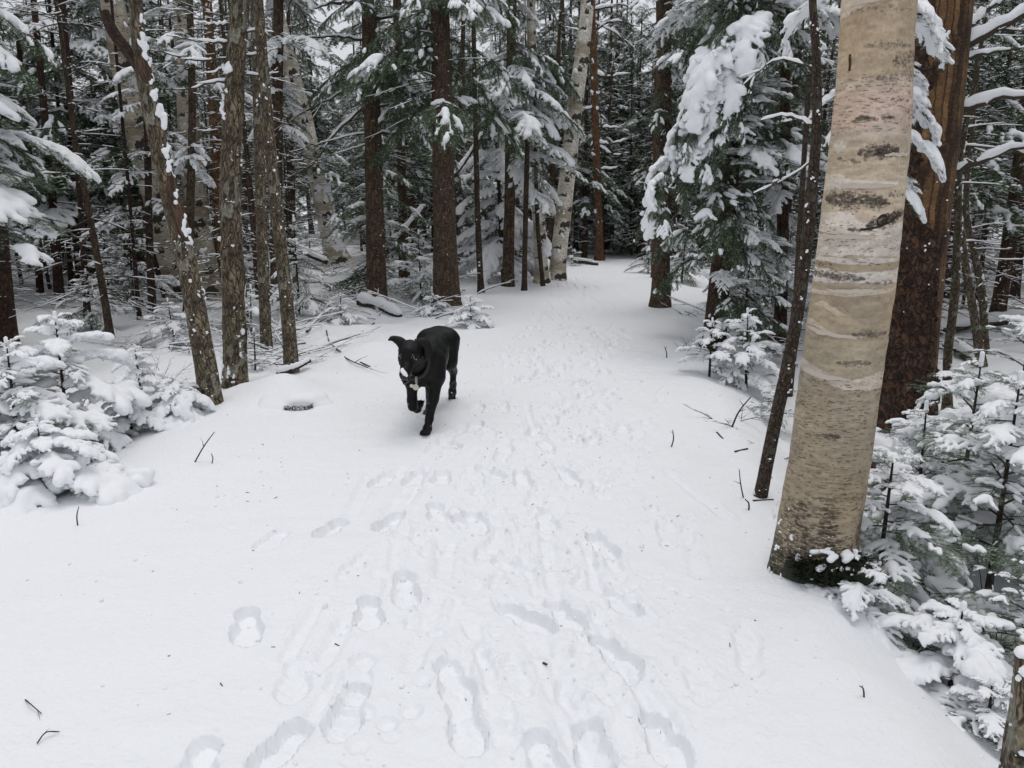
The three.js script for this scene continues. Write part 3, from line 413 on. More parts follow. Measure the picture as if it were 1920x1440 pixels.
// --- the two straight spruces left of the trail
const spruceA = trunkThing('spruce_tree', 'straight dark spruce trunk, thinner of the two spruces behind the dog', 'tree', [[707, 572, 39], [703, 400, 33], [697, 180, 31], [691, 0, 29]], { mat: M.spruceBark, top: 5.4, geo: { flare: 0.16, n: 60 }, snow: { az: 60, spread: 120, amount: 9, size: 0.022, flecks: 110, y1: 4.2, long: 1 }, seed: 3 });
stubs(spruceA, 5, 26, 0.6, 4.2);
branchesPx(spruceA, [[[[684, 8], [640, 8], [590, 22]], 9, 0.2], [[[682, 76], [630, 72], [560, 82]], 6, 0.3], [[[684, 145], [640, 154], [600, 158]], 4], [[[682, 152], [610, 195], [520, 250]], 6, 0.3], [[[684, 200], [630, 250], [590, 310], [525, 345]], 6, 0.2], [[[706, 34], [760, 24], [806, 10]], 7, -0.1], [[[708, 76], [750, 66], [804, 42]], 5, 0.2], [[[708, 94], [760, 150], [805, 236]], 4, 0.2], [[[708, 140], [740, 128], [800, 90]], 4, 0.3], [[[708, 154], [750, 155], [806, 148]], 5, 0.1], [[[709, 200], [760, 190], [806, 162]], 4, 0.2], [[[709, 250], [760, 250], [806, 240]], 6, 0.1], [[[709, 172], [740, 186], [775, 178]], 3, 0.3], [[[688, 250], [640, 262], [560, 290]], 4, 0.5], [[[690, 270], [640, 290], [600, 310]], 3, 0.6]], 17);
const spruceB = trunkThing('spruce_tree', 'straight dark spruce trunk with flared foot, thicker of the two spruces behind the dog', 'tree', [[838, 572, 50], [833, 400, 42], [829, 200, 38], [824, 0, 35]], { mat: M.spruceBark, top: 5.6, geo: { flare: 0.2, n: 60 }, snow: { az: 60, spread: 120, amount: 6, size: 0.02, flecks: 160, y1: 4.2, long: 1 }, seed: 4 });
stubs(spruceB, 6, 14, 0.6, 4);
randomBranches(spruceB, 31, 9, 2.2, 4.2, 1.1);
// crowns high on the two spruces, hanging into the top of the picture
function crownBoughs(g, seed, n, y0, y1, set, len, { az = null, each = true, yaws, snowLess } = {}) {
  const r = rng(seed);
  for (let k = 0; k < n; k++) {
    const y = r.r(y0, y1), i = Math.max(0, g.P2.findIndex((p) => p.y > y) - 1), b = set[r.i(set.length)], t = (y - y0) / Math.max(0.1, y1 - y0), s = len * r.r(0.7, 1.15) * (1 - 0.45 * t) / b.L, yaw = az ? r.r(az[0], az[1]) * R : r() * 6.283;
    const m = part('bough', b.foliage, M.needle, g); m.position.copy(g.P2[i]).sub(g.position); m.rotation.y = yaw; m.scale.setScalar(s);
    if (b.snow.index.count) { const q = part('bough_snow', b.snow, M.snow, m); if (b.loose) q.userData.kind = 'stuff'; }
  }
}
crownBoughs(spruceA, 41, 17, 2.9, 5.0, hangB, 1.3); crownBoughs(spruceB, 42, 26, 2.9, 5.2, hangB, 1.7);

// --- slender grey trunks in front on the left
const sap1 = trunkThing('young_maple', 'slender mottled grey trunk standing behind the snowy fallen stick', 'tree', [[547, 697, 27], [537, 560, 25], [519, 400, 23], [500, 200, 20], [484, 0, 19]], { mat: M.greyBark, top: 6, geo: { flare: 0.1 }, snow: { az: 20, spread: 60, amount: 22, size: 0.012, flecks: 160, y1: 3.6, long: 1.2, cell: 0.008 }, seed: 8 });
stubs(sap1, 9, 8, 0.5, 3.2);
const sap2 = trunkThing('young_maple', 'thin grey-brown trunk rising behind the slender mottled one', 'tree', [[500, 658, 22], [494, 520, 21], [487, 300, 20], [482, 120, 19], [478, 0, 18]], { mat: M.greyBark, top: 6, geo: { flare: 0.1 }, snow: { az: 30, spread: 70, amount: 30, size: 0.018, flecks: 90, y1: 3.4, cell: 0.01 }, seed: 12 });
const maple = trunkThing('maple_tree', 'rough-barked brown trunk with snow around its foot, right of the leaning dead trunk', 'tree', [[441, 722, 46], [440, 600, 42], [433, 450, 40], [434, 300, 37], [442, 120, 36], [450, 0, 35]], { mat: M.greyBark, top: 6.5, geo: { rough: 0.1, flare: 0.06, n: 60 }, snow: { az: 50, spread: 120, amount: 16, size: 0.018, flecks: 120, y1: 3.4, cell: 0.009 }, seed: 13 });
{ const s = clingingSnow(maple.P2, maple.Q, 71, { az: 170, spread: 60, amount: 26, size: 0.03, flecks: 0, y0: 2.15, y1: 2.6, cell: 0.011 }); cling(local(s, maple), maple); const s2 = clingingSnow(maple.P2, maple.Q, 72, { az: 60, spread: 130, amount: 34, size: 0.024, flecks: 40, y0: -0.1, y1: 0.36, cell: 0.011 }); cling(local(s2, maple), maple); }
branchesPx(maple, [[[[432, 46], [410, 52], [386, 52]], 6, 0.2], [[[430, 80], [380, 82], [332, 75]], 5, 0.2], [[[430, 110], [370, 116], [322, 104], [276, 98]], 5, 0.2], [[[430, 122], [404, 136], [376, 138]], 5], [[[428, 150], [395, 160], [360, 172], [290, 172]], 5, 0.2], [[[462, 60], [490, 58], [520, 66]], 4, 0.1], [[[462, 104], [490, 98], [515, 84]], 4, -0.1], [[[462, 140], [485, 136], [510, 128]], 4, -0.2]], 23, { thick: 1.2 });
const deadLean = trunkThing('leaning_dead_tree', 'leaning dead trunk with torn reddish bark and a ribbon of snow up its side', 'tree', [[398, 756, 40], [372, 600, 38], [350, 490, 36], [310, 330, 32], [283, 200, 31], [262, 90, 26], [254, 0, 23]], { mat: M.greyBark, top: 5, geo: { rough: 0.12, flare: 0.12, n: 64 }, snow: { az: 20, spread: 26, amount: 34, size: 0.03, flecks: 40, y0: 1.15, y1: 3.2, long: 2.6, cell: 0.011 }, seed: 14 });
{ const s = clingingSnow(deadLean.P2, deadLean.Q, 73, { az: 30, spread: 80, amount: 34, size: 0.015, flecks: 110, y0: 0, y1: 1.3, cell: 0.0095, long: 1.2 }); cling(local(s, deadLean), deadLean);
  const Z = deadLean.line.Z, fp = [[283, 168], [262, 130], [236, 92], [212, 60], [196, 20]].map(([x, y]) => at(x, y, Z)), gb = new GB(), [a, b] = spline(fp, [0.028, 0.034, 0.037, 0.036, 0.026], 20); tube(gb, a, b, 10, WHITE, { wraps: 1, tile: 0.6, disp: (v, q) => 0.008 * n3(v * 9, q * 2, 1) }); part('dead_limb', local(retouchNormals(gb.build()), deadLean), M.darkBark, deadLean);
  // bare reddish wood where the bark has come off: slightly raised strips round the stem
  for (const [y0, y1, az0, az1] of [[1.25, 1.72, -40, 80], [2.3, 2.56, 0, 100], [2.95, 3.6, 10, 120]]) { const g2 = new GB(), ids = deadLean.P2.map((p, i) => i).filter((i) => deadLean.P2[i].y > y0 && deadLean.P2[i].y < y1); ids.forEach((i, q) => { const p = deadLean.P2[i], e = q === 0 || q === ids.length - 1 ? 25 : 0; for (let k = 0; k <= 10; k++) { const a = (lerp(az0 + e, az1 - e, k / 10) + 10 * n2(p.y * 9, 3)) * R, rr = deadLean.Q[i] * 1.10 + 0.003; g2.v(p.x + Math.cos(a) * rr, p.y, p.z + Math.sin(a) * rr, Math.cos(a), 0, Math.sin(a), k / 10, p.y * 2, WHITE); if (q && k) { const c = q * 11 + k; g2.I.push(c - 12, c - 11, c, c - 12, c, c - 1); } } }); if (g2.I.length) part('bare_wood_patch', local(retouchNormals(g2.build()), deadLean), M.tornWood, deadLean); } }

// --- birches
trunkThing('yellow_birch', 'broad pale birch trunk leaning left behind the leaning dead tree', 'tree', [[346, 552, 62], [318, 470, 56], [285, 330, 54], [248, 190, 50], [222, 60, 46], [210, 0, 42]], { mat: M.yellowBirch, top: 8, geo: { flare: 0.2 }, snow: { az: 0, spread: 60, amount: 20, size: 0.04, flecks: 40, y1: 5, cell: 0.018 }, seed: 20 });
trunkThing('yellow_birch', 'pale birch trunk between the leaning dead tree and the rough brown trunk', 'tree', [[392, 552, 58], [376, 440, 44], [358, 300, 40], [350, 160, 36], [340, 0, 30]], { mat: M.yellowBirch, top: 8, geo: { flare: 0.35 }, snow: { az: 10, spread: 60, amount: 26, size: 0.04, flecks: 40, y1: 5, cell: 0.018 }, seed: 21 });
trunkThing('dead_spruce', 'thin reddish-brown dead trunk close left of the rough brown trunk', 'tree', [[424, 560, 24], [412, 400, 24], [402, 200, 22], [392, 60, 18], [388, 0, 17]], { mat: M.orangeBark, top: 6.5, snow: { az: 100, spread: 70, amount: 26, size: 0.03, flecks: 50, y1: 5, cell: 0.016 }, seed: 22 });
trunkThing('dead_spruce', 'dark crooked trunk curving behind the broad pale birch', 'tree', [[318, 556, 20], [296, 500, 20], [280, 430, 18], [272, 380, 12]], { mat: M.darkBark, top: 2, snow: { az: 10, spread: 40, amount: 22, size: 0.024, flecks: 10, y1: 2, cell: 0.014 }, seed: 23 });
const leanBirch = trunkThing('paper_birch', 'leaning paper birch with snow plastered down its right side, left of the thinner spruce', 'tree', [[634, 492, 40], [614, 420, 33], [594, 330, 31], [572, 230, 31], [548, 140, 29], [520, 20, 24]], { mat: M.birch, top: 6.5, geo: { flare: 0.7, flareH: 0.6, n: 60 }, snow: { az: 15, spread: 45, amount: 60, size: 0.05, flecks: 60, y1: 2.6, long: 2, cell: 0.02 }, seed: 24 });
{ const s = clingingSnow(leanBirch.P2, leanBirch.Q, 74, { az: 30, spread: 40, amount: 60, size: 0.085, flecks: 0, y0: -0.1, y1: 0.75, cell: 0.025, long: 1.5 }); cling(local(s, leanBirch), leanBirch); const s2 = clingingSnow(leanBirch.P2, leanBirch.Q, 75, { az: 40, spread: 60, amount: 16, size: 0.07, flecks: 0, y0: 1.75, y1: 2.0, cell: 0.02, long: 1 }); cling(local(s2, leanBirch), leanBirch); }
const birchC = trunkThing('paper_birch', 'stouter white birch of the pair at the far bend of the trail', 'tree', [[1044, 522, 30], [1052, 440, 30], [1064, 330, 30], [1078, 200, 29], [1094, 80, 26], [1102, 0, 24]], { mat: M.birch, top: 9, geo: { flare: 0.3 }, snow: { az: 120, spread: 50, amount: 26, size: 0.04, flecks: 60, y1: 6, cell: 0.022 }, seed: 25 });
const birchD = trunkThing('paper_birch', 'slimmer white birch of the pair, on the left at the far bend', 'tree', [[1016, 528, 26], [1012, 440, 23], [1002, 300, 21], [998, 150, 18]], { mat: M.birch, top: 8, geo: { flare: 0.3 }, snow: { az: 20, spread: 60, amount: 20, size: 0.04, flecks: 60, y1: 6, cell: 0.022 }, seed: 26 });
trunkThing('dead_pole', 'thin bare grey pole standing left of the white birch pair', 'tree', [[983, 545, 10], [985, 420, 10], [988, 300, 9]], { mat: M.stickBark, top: 2.9, seed: 27 });
trunkThing('dead_pole', 'thin brown stem close in front of the slimmer white birch', 'tree', [[1018, 536, 8], [1008, 420, 8], [1004, 260, 6]], { mat: M.stickBark, top: 3.6, snow: { az: 90, spread: 90, amount: 8, size: 0.02, flecks: 40, y1: 3 }, seed: 28 });
const larch = trunkThing('larch', 'orange-barked larch with snowy branch stubs at the end of the trail', 'tree', [[1124, 488, 17], [1122, 400, 15], [1118, 280, 14], [1114, 140, 14], [1110, 0, 12]], { mat: M.orangeBark, top: 10, snow: { az: 90, spread: 100, amount: 22, size: 0.05, flecks: 80, y1: 6, cell: 0.025 }, seed: 29 });
branchesPx(larch, [[[[1116, 142], [1150, 144], [1182, 138]], 6], [[[1120, 240], [1150, 240], [1180, 246]], 4], [[[1122, 270], [1150, 270], [1190, 256]], 5], [[[1122, 275], [1150, 290], [1180, 286]], 4], [[[1122, 318], [1150, 316], [1176, 306]], 4], [[[1108, 60], [1150, 40], [1200, 50]], 5], [[[1108, 40], [1150, 60], [1190, 90]], 4], [[[1114, 90], [1090, 60], [1060, 50]], 4], [[[1118, 260], [1098, 290], [1088, 320]], 4], [[[1116, 200], [1090, 210], [1070, 230]], 4], [[[1110, 20], [1160, 10], [1210, 20]], 5]], 37, { thick: 1.5 });
const spruceC = trunkThing('spruce_tree', 'stout brown spruce trunk standing clear in the snow on the right of the trail', 'tree', [[1238, 572, 38], [1240, 480, 32], [1243, 380, 31], [1244, 240, 30], [1246, 60, 27]], { mat: M.spruceBark, top: 5.4, geo: { flare: 0.15 }, snow: { az: 90, spread: 120, amount: 5, size: 0.02, flecks: 60, y1: 3 }, seed: 30 });
trunkThing('dead_pole', 'slim dark trunk close behind the stout brown spruce on the right', 'tree', [[1228, 520, 14], [1228, 400, 13], [1230, 260, 12]], { mat: M.spruceBark, top: 6, seed: 33 });
trunkThing('dead_spruce', 'thin brown trunk with snowy specks right of the thicker spruce', 'tree', [[902, 548, 12], [897, 440, 11], [893, 300, 10], [890, 160, 9]], { mat: M.stickBark, top: 6.5, snow: { az: 60, spread: 90, amount: 16, size: 0.02, flecks: 60, y1: 4 }, seed: 34 });
crownBoughs(spruceC, 45, 14, 2.3, 3.6, [...hangB, ...midB], 0.95, { az: [-200, 20] }); crownBoughs(spruceC, 46, 14, 3.4, 5.0, [...hangB, ...midB], 1.5);
const edgeSpruce = trunkThing('spruce_tree', 'dark spruce trunk at the left edge of the picture', 'tree', [[12, 648, 40], [4, 520, 32], [-6, 380, 30], [-16, 200, 28]], { mat: M.darkBark, top: 8, geo: { flare: 0.25 }, snow: { az: 60, spread: 90, amount: 4, size: 0.015, flecks: 20, y1: 3 }, seed: 35 });
for (const [i, [x, y, w, tx, l]] of [[76, 552, 12, 62, 'leftmost of the slim dark trunks at the left edge'], [112, 562, 17, 98, 'thickest of the slim dark trunks at the left edge'], [134, 545, 9, 122, 'faint slim trunk between two darker ones on the left'], [164, 592, 12, 152, 'slim dark trunk in front of a low snowy fir on the left'], [262, 600, 8, 246, 'thin dark stem beside the small grey fir on the left']].entries()) { const t = trunkThing('dead_spruce', l, 'tree', [[x, y, w], [lerp(x, tx, 0.5), y - 90, w * 0.95], [tx, y - 190, w * 0.8]], { mat: M.darkBark, top: 4.5 + (i % 3), snow: { az: 60, spread: 120, amount: 2, size: 0.015, flecks: 30, y1: 3 }, seed: 60 + i }); randomBranches(t, 160 + i, 12, 0.8, 3.6, 0.8, 0.6); }

// ---------------------------------------------------------------- the big birch in front on the right
const bigLine = trunkLine([[1522, 1062, 142], [1556, 850, 144], [1585, 640, 144], [1612, 430, 142], [1634, 220, 136], [1648, 0, 128]], 6.5);
const bigBirch = thing('birch_tree', 'large pale birch trunk in the right foreground with dark scars and peeling bands', 'tree', bigLine.foot);
heroes.push({ x: bigLine.foot.x, z: bigLine.foot.z, r: 0.5 });
{
  const W = 1024, Ht = 2048, TOP = 3.2; // the map goes once round the trunk and covers 3.2 m of height
  const cv = document.createElement('canvas'); cv.width = W; cv.height = Ht; const c = cv.getContext('2d'), r = rng(5);
  // u = 0.5 is the side towards +z; az is measured to the right of the side that looks at the trail
  const X = (az) => (0.5 + (az - 21) / 360) * W, Y = (h) => (1 - h / TOP) * Ht, S = (m) => m / TOP * Ht;
  const band = (h0, h1, col, wav = 0.012, seed = 0) => { c.fillStyle = col; c.beginPath(); for (let x = 0; x <= W; x += 8) c.lineTo(x, Y(h1 + wav * fbm(Math.cos(x / W * 6.283) * 2, Math.sin(x / W * 6.283) * 2, seed, 3))); for (let x = W; x >= 0; x -= 8) c.lineTo(x, Y(h0 + wav * fbm(Math.cos(x / W * 6.283) * 2 + 9, Math.sin(x / W * 6.283) * 2, seed, 3))); c.fill(); };
  c.fillStyle = '#b5a68c'; c.fillRect(0, 0, W, Ht);
  band(0, 0.9, '#a2957c', 0.02, 1); band(0.98, 1.19, '#ab9a7d', 0.02, 2); band(0.86, 0.985, '#aa9c80', 0.03, 3);
  band(1.205, 1.30, '#d3c8ba', 0.015, 4); band(1.30, 1.43, '#d5c9b9', 0.03, 5); band(1.43, 1.62, '#c4b397', 0.03, 6); band(1.62, 1.72, '#c0b095', 0.02, 7);
  band(1.72, 1.93, '#c8b6a2', 0.03, 8); band(1.76, 1.88, '#cfb6a2', 0.03, 9); band(1.93, 2.2, '#b8a486', 0.02, 10); band(2.2, 3.2, '#c8bba6', 0.05, 11);
  // ragged peeled patches: points in (az, height)
  const patch = (pts, col, jag = 0.006) => { c.fillStyle = col; c.beginPath(); const n = pts.length; for (let i = 0; i < n; i++) { const [a, h] = pts[i], [a2, h2] = pts[(i + 1) % n]; for (let k = 0; k < 8; k++) { const t = k / 8; c.lineTo(X(lerp(a, a2, t)) + r.r(-2.5, 2.5), Y(lerp(h, h2, t) + r.r(-jag, jag) * (Math.abs(a2 - a) > 4 ? 0.5 : 0.3))); } } c.fill(); };
  patch([[-90, 0.885], [-70, 0.90], [-30, 0.868], [5, 0.838], [60, 0.868], [100, 0.86], [100, 0.81], [40, 0.80], [0, 0.805], [-45, 0.84], [-90, 0.86]], '#cabda9');
  patch([[-90, 1.062], [-60, 1.058], [-20, 1.012], [20, 1.012], [20, 1.004], [-20, 1.0], [-60, 1.035], [-90, 1.045]], '#c8b69c', 0.003);
  patch([[-60, 1.115], [-45, 1.135], [-20, 1.105], [-5, 1.085], [-20, 1.082], [-40, 1.108]], '#c8b69c', 0.004);
  patch([[-90, 1.17], [-10, 1.172], [70, 1.19], [95, 1.2], [95, 1.185], [0, 1.155], [-90, 1.155]], '#cdbda4', 0.003);
  patch([[-90, 1.60], [-40, 1.60], [-20, 1.575], [48, 1.572], [46, 1.558], [-30, 1.545], [-90, 1.54]], '#d6cbbd', 0.004);
  patch([[-100, 1.46], [-20, 1.465], [-8, 1.435], [10, 1.405], [-6, 1.385], [-100, 1.385]], '#d6ccbe', 0.004);
  patch([[-62, 1.705], [-52, 1.72], [-38, 1.71], [-36, 1.69], [-50, 1.672], [-60, 1.685]], '#cfccbe', 0.002);
  patch([[-90, 1.285], [0, 1.272], [90, 1.29], [90, 1.262], [0, 1.243], [-90, 1.26]], '#b09c7c', 0.005);
  patch([[-100, 2.13], [-40, 2.15], [0, 2.19], [60, 2.2], [100, 2.2], [100, 2.6], [-100, 2.6]], '#cfc3b1', 0.006);
  patch([[-90, 1.395], [-20, 1.378], [25, 1.38], [40, 1.39], [40, 1.384], [-10, 1.368], [-90, 1.387]], '#b98f70', 0.002);
  // scars: speckled dark stains
  const stain = (az, h, wa, hh, n, tone = 40, sl = 0) => { for (let i = 0; i < n; i++) { const a = r.r(-1, 1), b = (r() + r() + r() - 1.5) / 1.5, e = Math.sqrt(Math.max(0, 1 - a * a)); const g = tone + r.r(-18, 30); c.fillStyle = `rgba(${g + 8},${g},${g - 10},${r.r(0.15, 0.5)})`; c.beginPath(); c.ellipse(X(az + a * wa), Y(h + 1.7 * b * hh * e + sl * a), S(r.r(0.003, 0.014)), S(r.r(0.0015, 0.005)), 0, 0, 7); c.fill(); } };
  stain(-18, 1.505, 48, 0.036, 520, 70, -0.008); stain(-36, 1.505, 22, 0.03, 220, 60); stain(10, 1.5, 26, 0.018, 130, 50, -0.008);
  stain(14, 1.675, 30, 0.026, 320, 62, 0.006); stain(22, 1.672, 14, 0.018, 160, 40); stain(45, 1.665, 40, 0.006, 120, 60, 0.004); stain(-30, 1.645, 20, 0.008, 60, 90, -0.01);
  stain(32, 1.435, 26, 0.022, 300, 48, 0.02); stain(50, 1.45, 22, 0.014, 140, 45, 0.012); stain(-2, 1.40, 16, 0.006, 60, 80);
  stain(-15, 1.79, 9, 0.008, 60, 60); stain(0, 1.785, 30, 0.006, 90, 75, 0.005); stain(5, 1.92, 6, 0.01, 26, 80); stain(40, 1.85, 20, 0.006, 30, 90);
  stain(55, 1.985, 32, 0.03, 230, 78, 0.01); stain(20, 2.03, 40, 0.012, 120, 95); stain(62, 1.94, 22, 0.02, 90, 95); stain(0, 2.15, 60, 0.01, 80, 105);
  stain(-34, 1.228, 46, 0.014, 300, 76, -0.006); stain(35, 1.015, 30, 0.014, 150, 80); stain(14, 0.905, 24, 0.012, 130, 82, 0);
  stain(-5, 0.615, 12, 0.012, 80, 66); stain(-60, 0.72, 8, 0.012, 30, 80); stain(-24, 0.315, 34, 0.012, 110, 86); stain(30, 0.36, 40, 0.012, 120, 90);
  for (let k = 0; k < 26; k++) stain(r.r(-180, 180), r.r(0.3, 3.1), r.r(8, 30), r.r(0.005, 0.02), 50, 95);
  for (let k = 0; k < 10; k++) stain(r.r(100, 260), r.r(0.4, 3), r.r(20, 40), r.r(0.01, 0.03), 260, 60);
  // the knot with its eye
  c.strokeStyle = '#2b241d'; c.lineWidth = 7; c.beginPath(); c.ellipse(X(26), Y(1.432), S(0.03), S(0.017), -0.25, 0, 7); c.stroke(); c.fillStyle = '#3a3128'; c.beginPath(); c.ellipse(X(28), Y(1.43), S(0.016), S(0.009), -0.2, 0, 7); c.fill(); c.fillStyle = '#77695a'; c.beginPath(); c.ellipse(X(22), Y(1.433), S(0.01), S(0.006), 0, 0, 7); c.fill();
  c.lineWidth = 5; c.beginPath(); c.moveTo(X(-2), Y(1.4)); c.quadraticCurveTo(X(24), Y(1.402), X(52), Y(1.45)); c.stroke();
  c.fillStyle = '#4a2a1c'; c.fillRect(X(-46), Y(2.012), 15, S(0.056)); c.fillStyle = '#7c523a'; c.fillRect(X(-46) + 10, Y(2.008), 6, S(0.045));
  // lenticels
  const dash = (n, h0, h1, w, al, tone) => { for (let i = 0; i < n; i++) { c.fillStyle = `rgba(${tone[0]},${tone[1]},${tone[2]},${r.r(0.3, 1) * al})`; const l = S(r.r(0.3, 1.6) * w); c.fillRect(r() * W, Y(r.r(h0, h1)), l, r.r(1, 2.2)); } };
  dash(2300, 0.05, 0.85, 0.024, 0.85, [62, 50, 38]); dash(420, 0.2, 0.5, 0.04, 0.6, [60, 48, 36]); dash(300, 0.85, 1.2, 0.016, 0.5, [90, 72, 52]); dash(700, 1.2, 1.43, 0.02, 0.85, [104, 88, 72]); dash(230, 1.43, 1.72, 0.02, 0.5, [110, 88, 66]); dash(640, 1.74, 1.93, 0.028, 0.85, [112, 78, 54]); dash(260, 1.93, 2.3, 0.016, 0.4, [96, 76, 56]); dash(900, 2.2, 3.2, 0.03, 0.7, [100, 80, 60]);
  dash(700, 0.1, 1.2, 0.012, 0.5, [196, 182, 156]);
  // weathered grey foot
  for (let i = 0; i < 9500; i++) { const h = Math.pow(r(), 1.3) * 0.34, x = r() * W, g = 46 + r.r(-20, 34); if (n2(x / 60, h * 12) + r.r(-0.5, 0.5) < h * 4 - 0.9) continue; c.fillStyle = `rgba(${g + 10},${g + 3},${g - 6},${r.r(0.2, 0.55)})`; c.beginPath(); c.ellipse(x, Y(h), S(r.r(0.004, 0.022)), S(r.r(0.0015, 0.005)), 0, 0, 7); c.fill(); }
  for (let i = 0; i < 900; i++) { const h = r() * 0.09; c.fillStyle = `rgba(${40 + r.r(0, 20)},${50 + r.r(0, 24)},26,0.5)`; c.beginPath(); c.ellipse(r() * W, Y(h), S(r.r(0.003, 0.012)), S(0.004), 0, 0, 7); c.fill(); }
  for (let i = 0; i < 1200; i++) { const h = r() * 0.4; c.fillStyle = `rgba(210,210,205,${r.r(0.15, 0.5)})`; c.fillRect(r() * W, Y(h), r.r(1, 4), r.r(1, 2)); }
  const im = c.getImageData(0, 0, W, Ht), d = im.data, bump = new Uint8Array(W * Ht * 4);
  for (let y = 0; y < Ht; y++) for (let x = 0; x < W; x++) { const i = (y * W + x) * 4, u = x / W, v = y / Ht, m = 1 + 0.10 * ft(u, v, 8, 24, 3, 5) + 0.10 * ft(u, v, 96, 400, 2, 7) + 0.08 * nt(u * 24, v * 260, 24, 260, 11), w = 0.05 * ft(u, v, 4, 9, 3, 15); const gl = (d[i] + d[i + 1] + d[i + 2]) / 3; for (const k of [0, 1, 2]) d[i + k] = lerp(gl, d[i + k], 0.73); d[i] *= (m + w * 0.6) * 1.0; d[i + 1] *= m * 0.972; d[i + 2] *= (m - w) * 0.95; const b = 128 + 50 * ft(u, v, 64, 300, 2, 9) + (gl - 150) * 0.45; bump[i] = bump[i + 1] = bump[i + 2] = clamp(b, 0, 255); bump[i + 3] = 255; }
  c.putImageData(im, 0, 0);
  const map = new THREE.CanvasTexture(cv); map.colorSpace = THREE.SRGBColorSpace; map.wrapS = THREE.RepeatWrapping;
  const bt = new THREE.DataTexture(bump, W, Ht); bt.flipY = true; bt.magFilter = THREE.LinearFilter; bt.wrapS = THREE.RepeatWrapping; bt.needsUpdate = true;
  const mat = std({ map, bumpMap: bt, bumpScale: 0.006, roughness: 0.62, side: THREE.FrontSide }); mat.specularIntensity = 0.35;
  const [P2, Q] = spline(bigLine.pts, bigLine.rad, 180), gb = new GB(), y0 = bigLine.foot.y, nr = 72;
  P2.forEach((p, i) => { const fl = Math.exp(-Math.max(0, p.y - y0) / 0.12) * 0.09, q = Q[i]; for (let k = 0; k <= nr; k++) { const az = (k / nr - 0.5) * 2 * Math.PI, a = Math.PI / 2 - az, ca = Math.cos(a), sa = Math.sin(a), rr = q * (1 + fl * (1 + 0.9 * n3(ca * 2.4, sa * 2.4, 4))) + 0.006 * n3(ca * 2.5, sa * 2.5, p.y * 4) + 0.002 * n3(ca * 7, sa * 7, p.y * 26) + 0.004 * Math.exp(-Math.max(0, p.y - y0) / 0.16) * fbm(ca * 9, sa * 9, p.y * 22, 3) + 0.010 * Math.exp(-((az - 0.13) ** 2) / 0.09 - ((p.y - 1.43) / 0.035) ** 2) - 0.012 * Math.exp(-((az - 0.11) ** 2) / 0.008 - ((p.y - 1.432) / 0.012) ** 2) - 0.010 * Math.exp(-((az + 1.11) ** 2) / 0.0016 - ((p.y - 1.985) / 0.026) ** 6); gb.v(p.x + ca * rr, p.y, p.z + sa * rr, ca, 0, sa, k / nr, (p.y - y0) / TOP, WHITE); if (i && k) { const b = i * (nr + 1) + k; gb.I.push(b - nr - 2, b - 1, b, b - nr - 2, b, b - nr - 1); } } });
  part('trunk', local(retouchNormals(gb.build()), bigBirch), mat, bigBirch);
  bigBirch.P2 = P2; bigBirch.Q = Q; bigBirch.line = bigLine;
  const skin = (az0, h, lift) => { const az = az0 - 21, i = Math.max(1, P2.findIndex((p) => p.y > y0 + h)), a = Math.PI / 2 - az * R; return V(P2[i].x + Math.cos(a) * (Q[i] + lift), y0 + h, P2[i].z + Math.sin(a) * (Q[i] + lift)); };
  // curls of bark standing off the trunk at the edges of the peeled bands
  const curlMat = std({ color: new THREE.Color().setRGB(0.5, 0.44, 0.37), roughness: 0.7 });
  for (const [a0, a1, h, dh, sl] of [[-85, 10, 0.872, 0.014, -0.034], [-40, 44, 1.172, 0.01, 0.012], [-80, 20, 1.378, 0.008, -0.008], [-60, 46, 1.556, 0.01, 0.0], [-88, 18, 1.03, 0.01, -0.03], [-50, 60, 2.17, 0.012, 0.03], [20, 80, 1.66, 0.008, 0.01]]) {
    const g = new GB(), n = 40; for (let k = 0; k <= n; k++) { const t = k / n, az = lerp(a0, a1, t), h2 = h + sl * t + 0.004 * n2(t * 14, h * 30), e = Math.sin(Math.PI * t), lift = (0.004 + 0.006 * Math.max(0, n2(t * 9, h * 50 + 3))) * e; [skin(az, h2 + 0.006, 0.0015), skin(az, h2 - dh * 0.4 * e, 0.002 + lift * 0.4), skin(az, h2 - dh * e, 0.002 + lift)].forEach((p) => g.v(p.x, p.y, p.z, 0, 0, 1, 0, 0, WHITE)); if (k) { const b = k * 3; for (let q = 0; q < 2; q++) g.I.push(b - 3 + q, b + q, b + q + 1, b - 3 + q, b + q + 1, b - 2 + q); } }
    part('bark_curl', local(retouchNormals(g.build()), bigBirch), curlMat, bigBirch);
  }
  const s = clingingSnow(P2, Q.map((q) => q * 1.16), 81, { az: 165, spread: 30, amount: 14, size: 0.011, flecks: 60, y0: y0 - 0.05, y1: y0 + 0.3, cell: 0.006 }); cling(local(s, bigBirch), bigBirch);
}
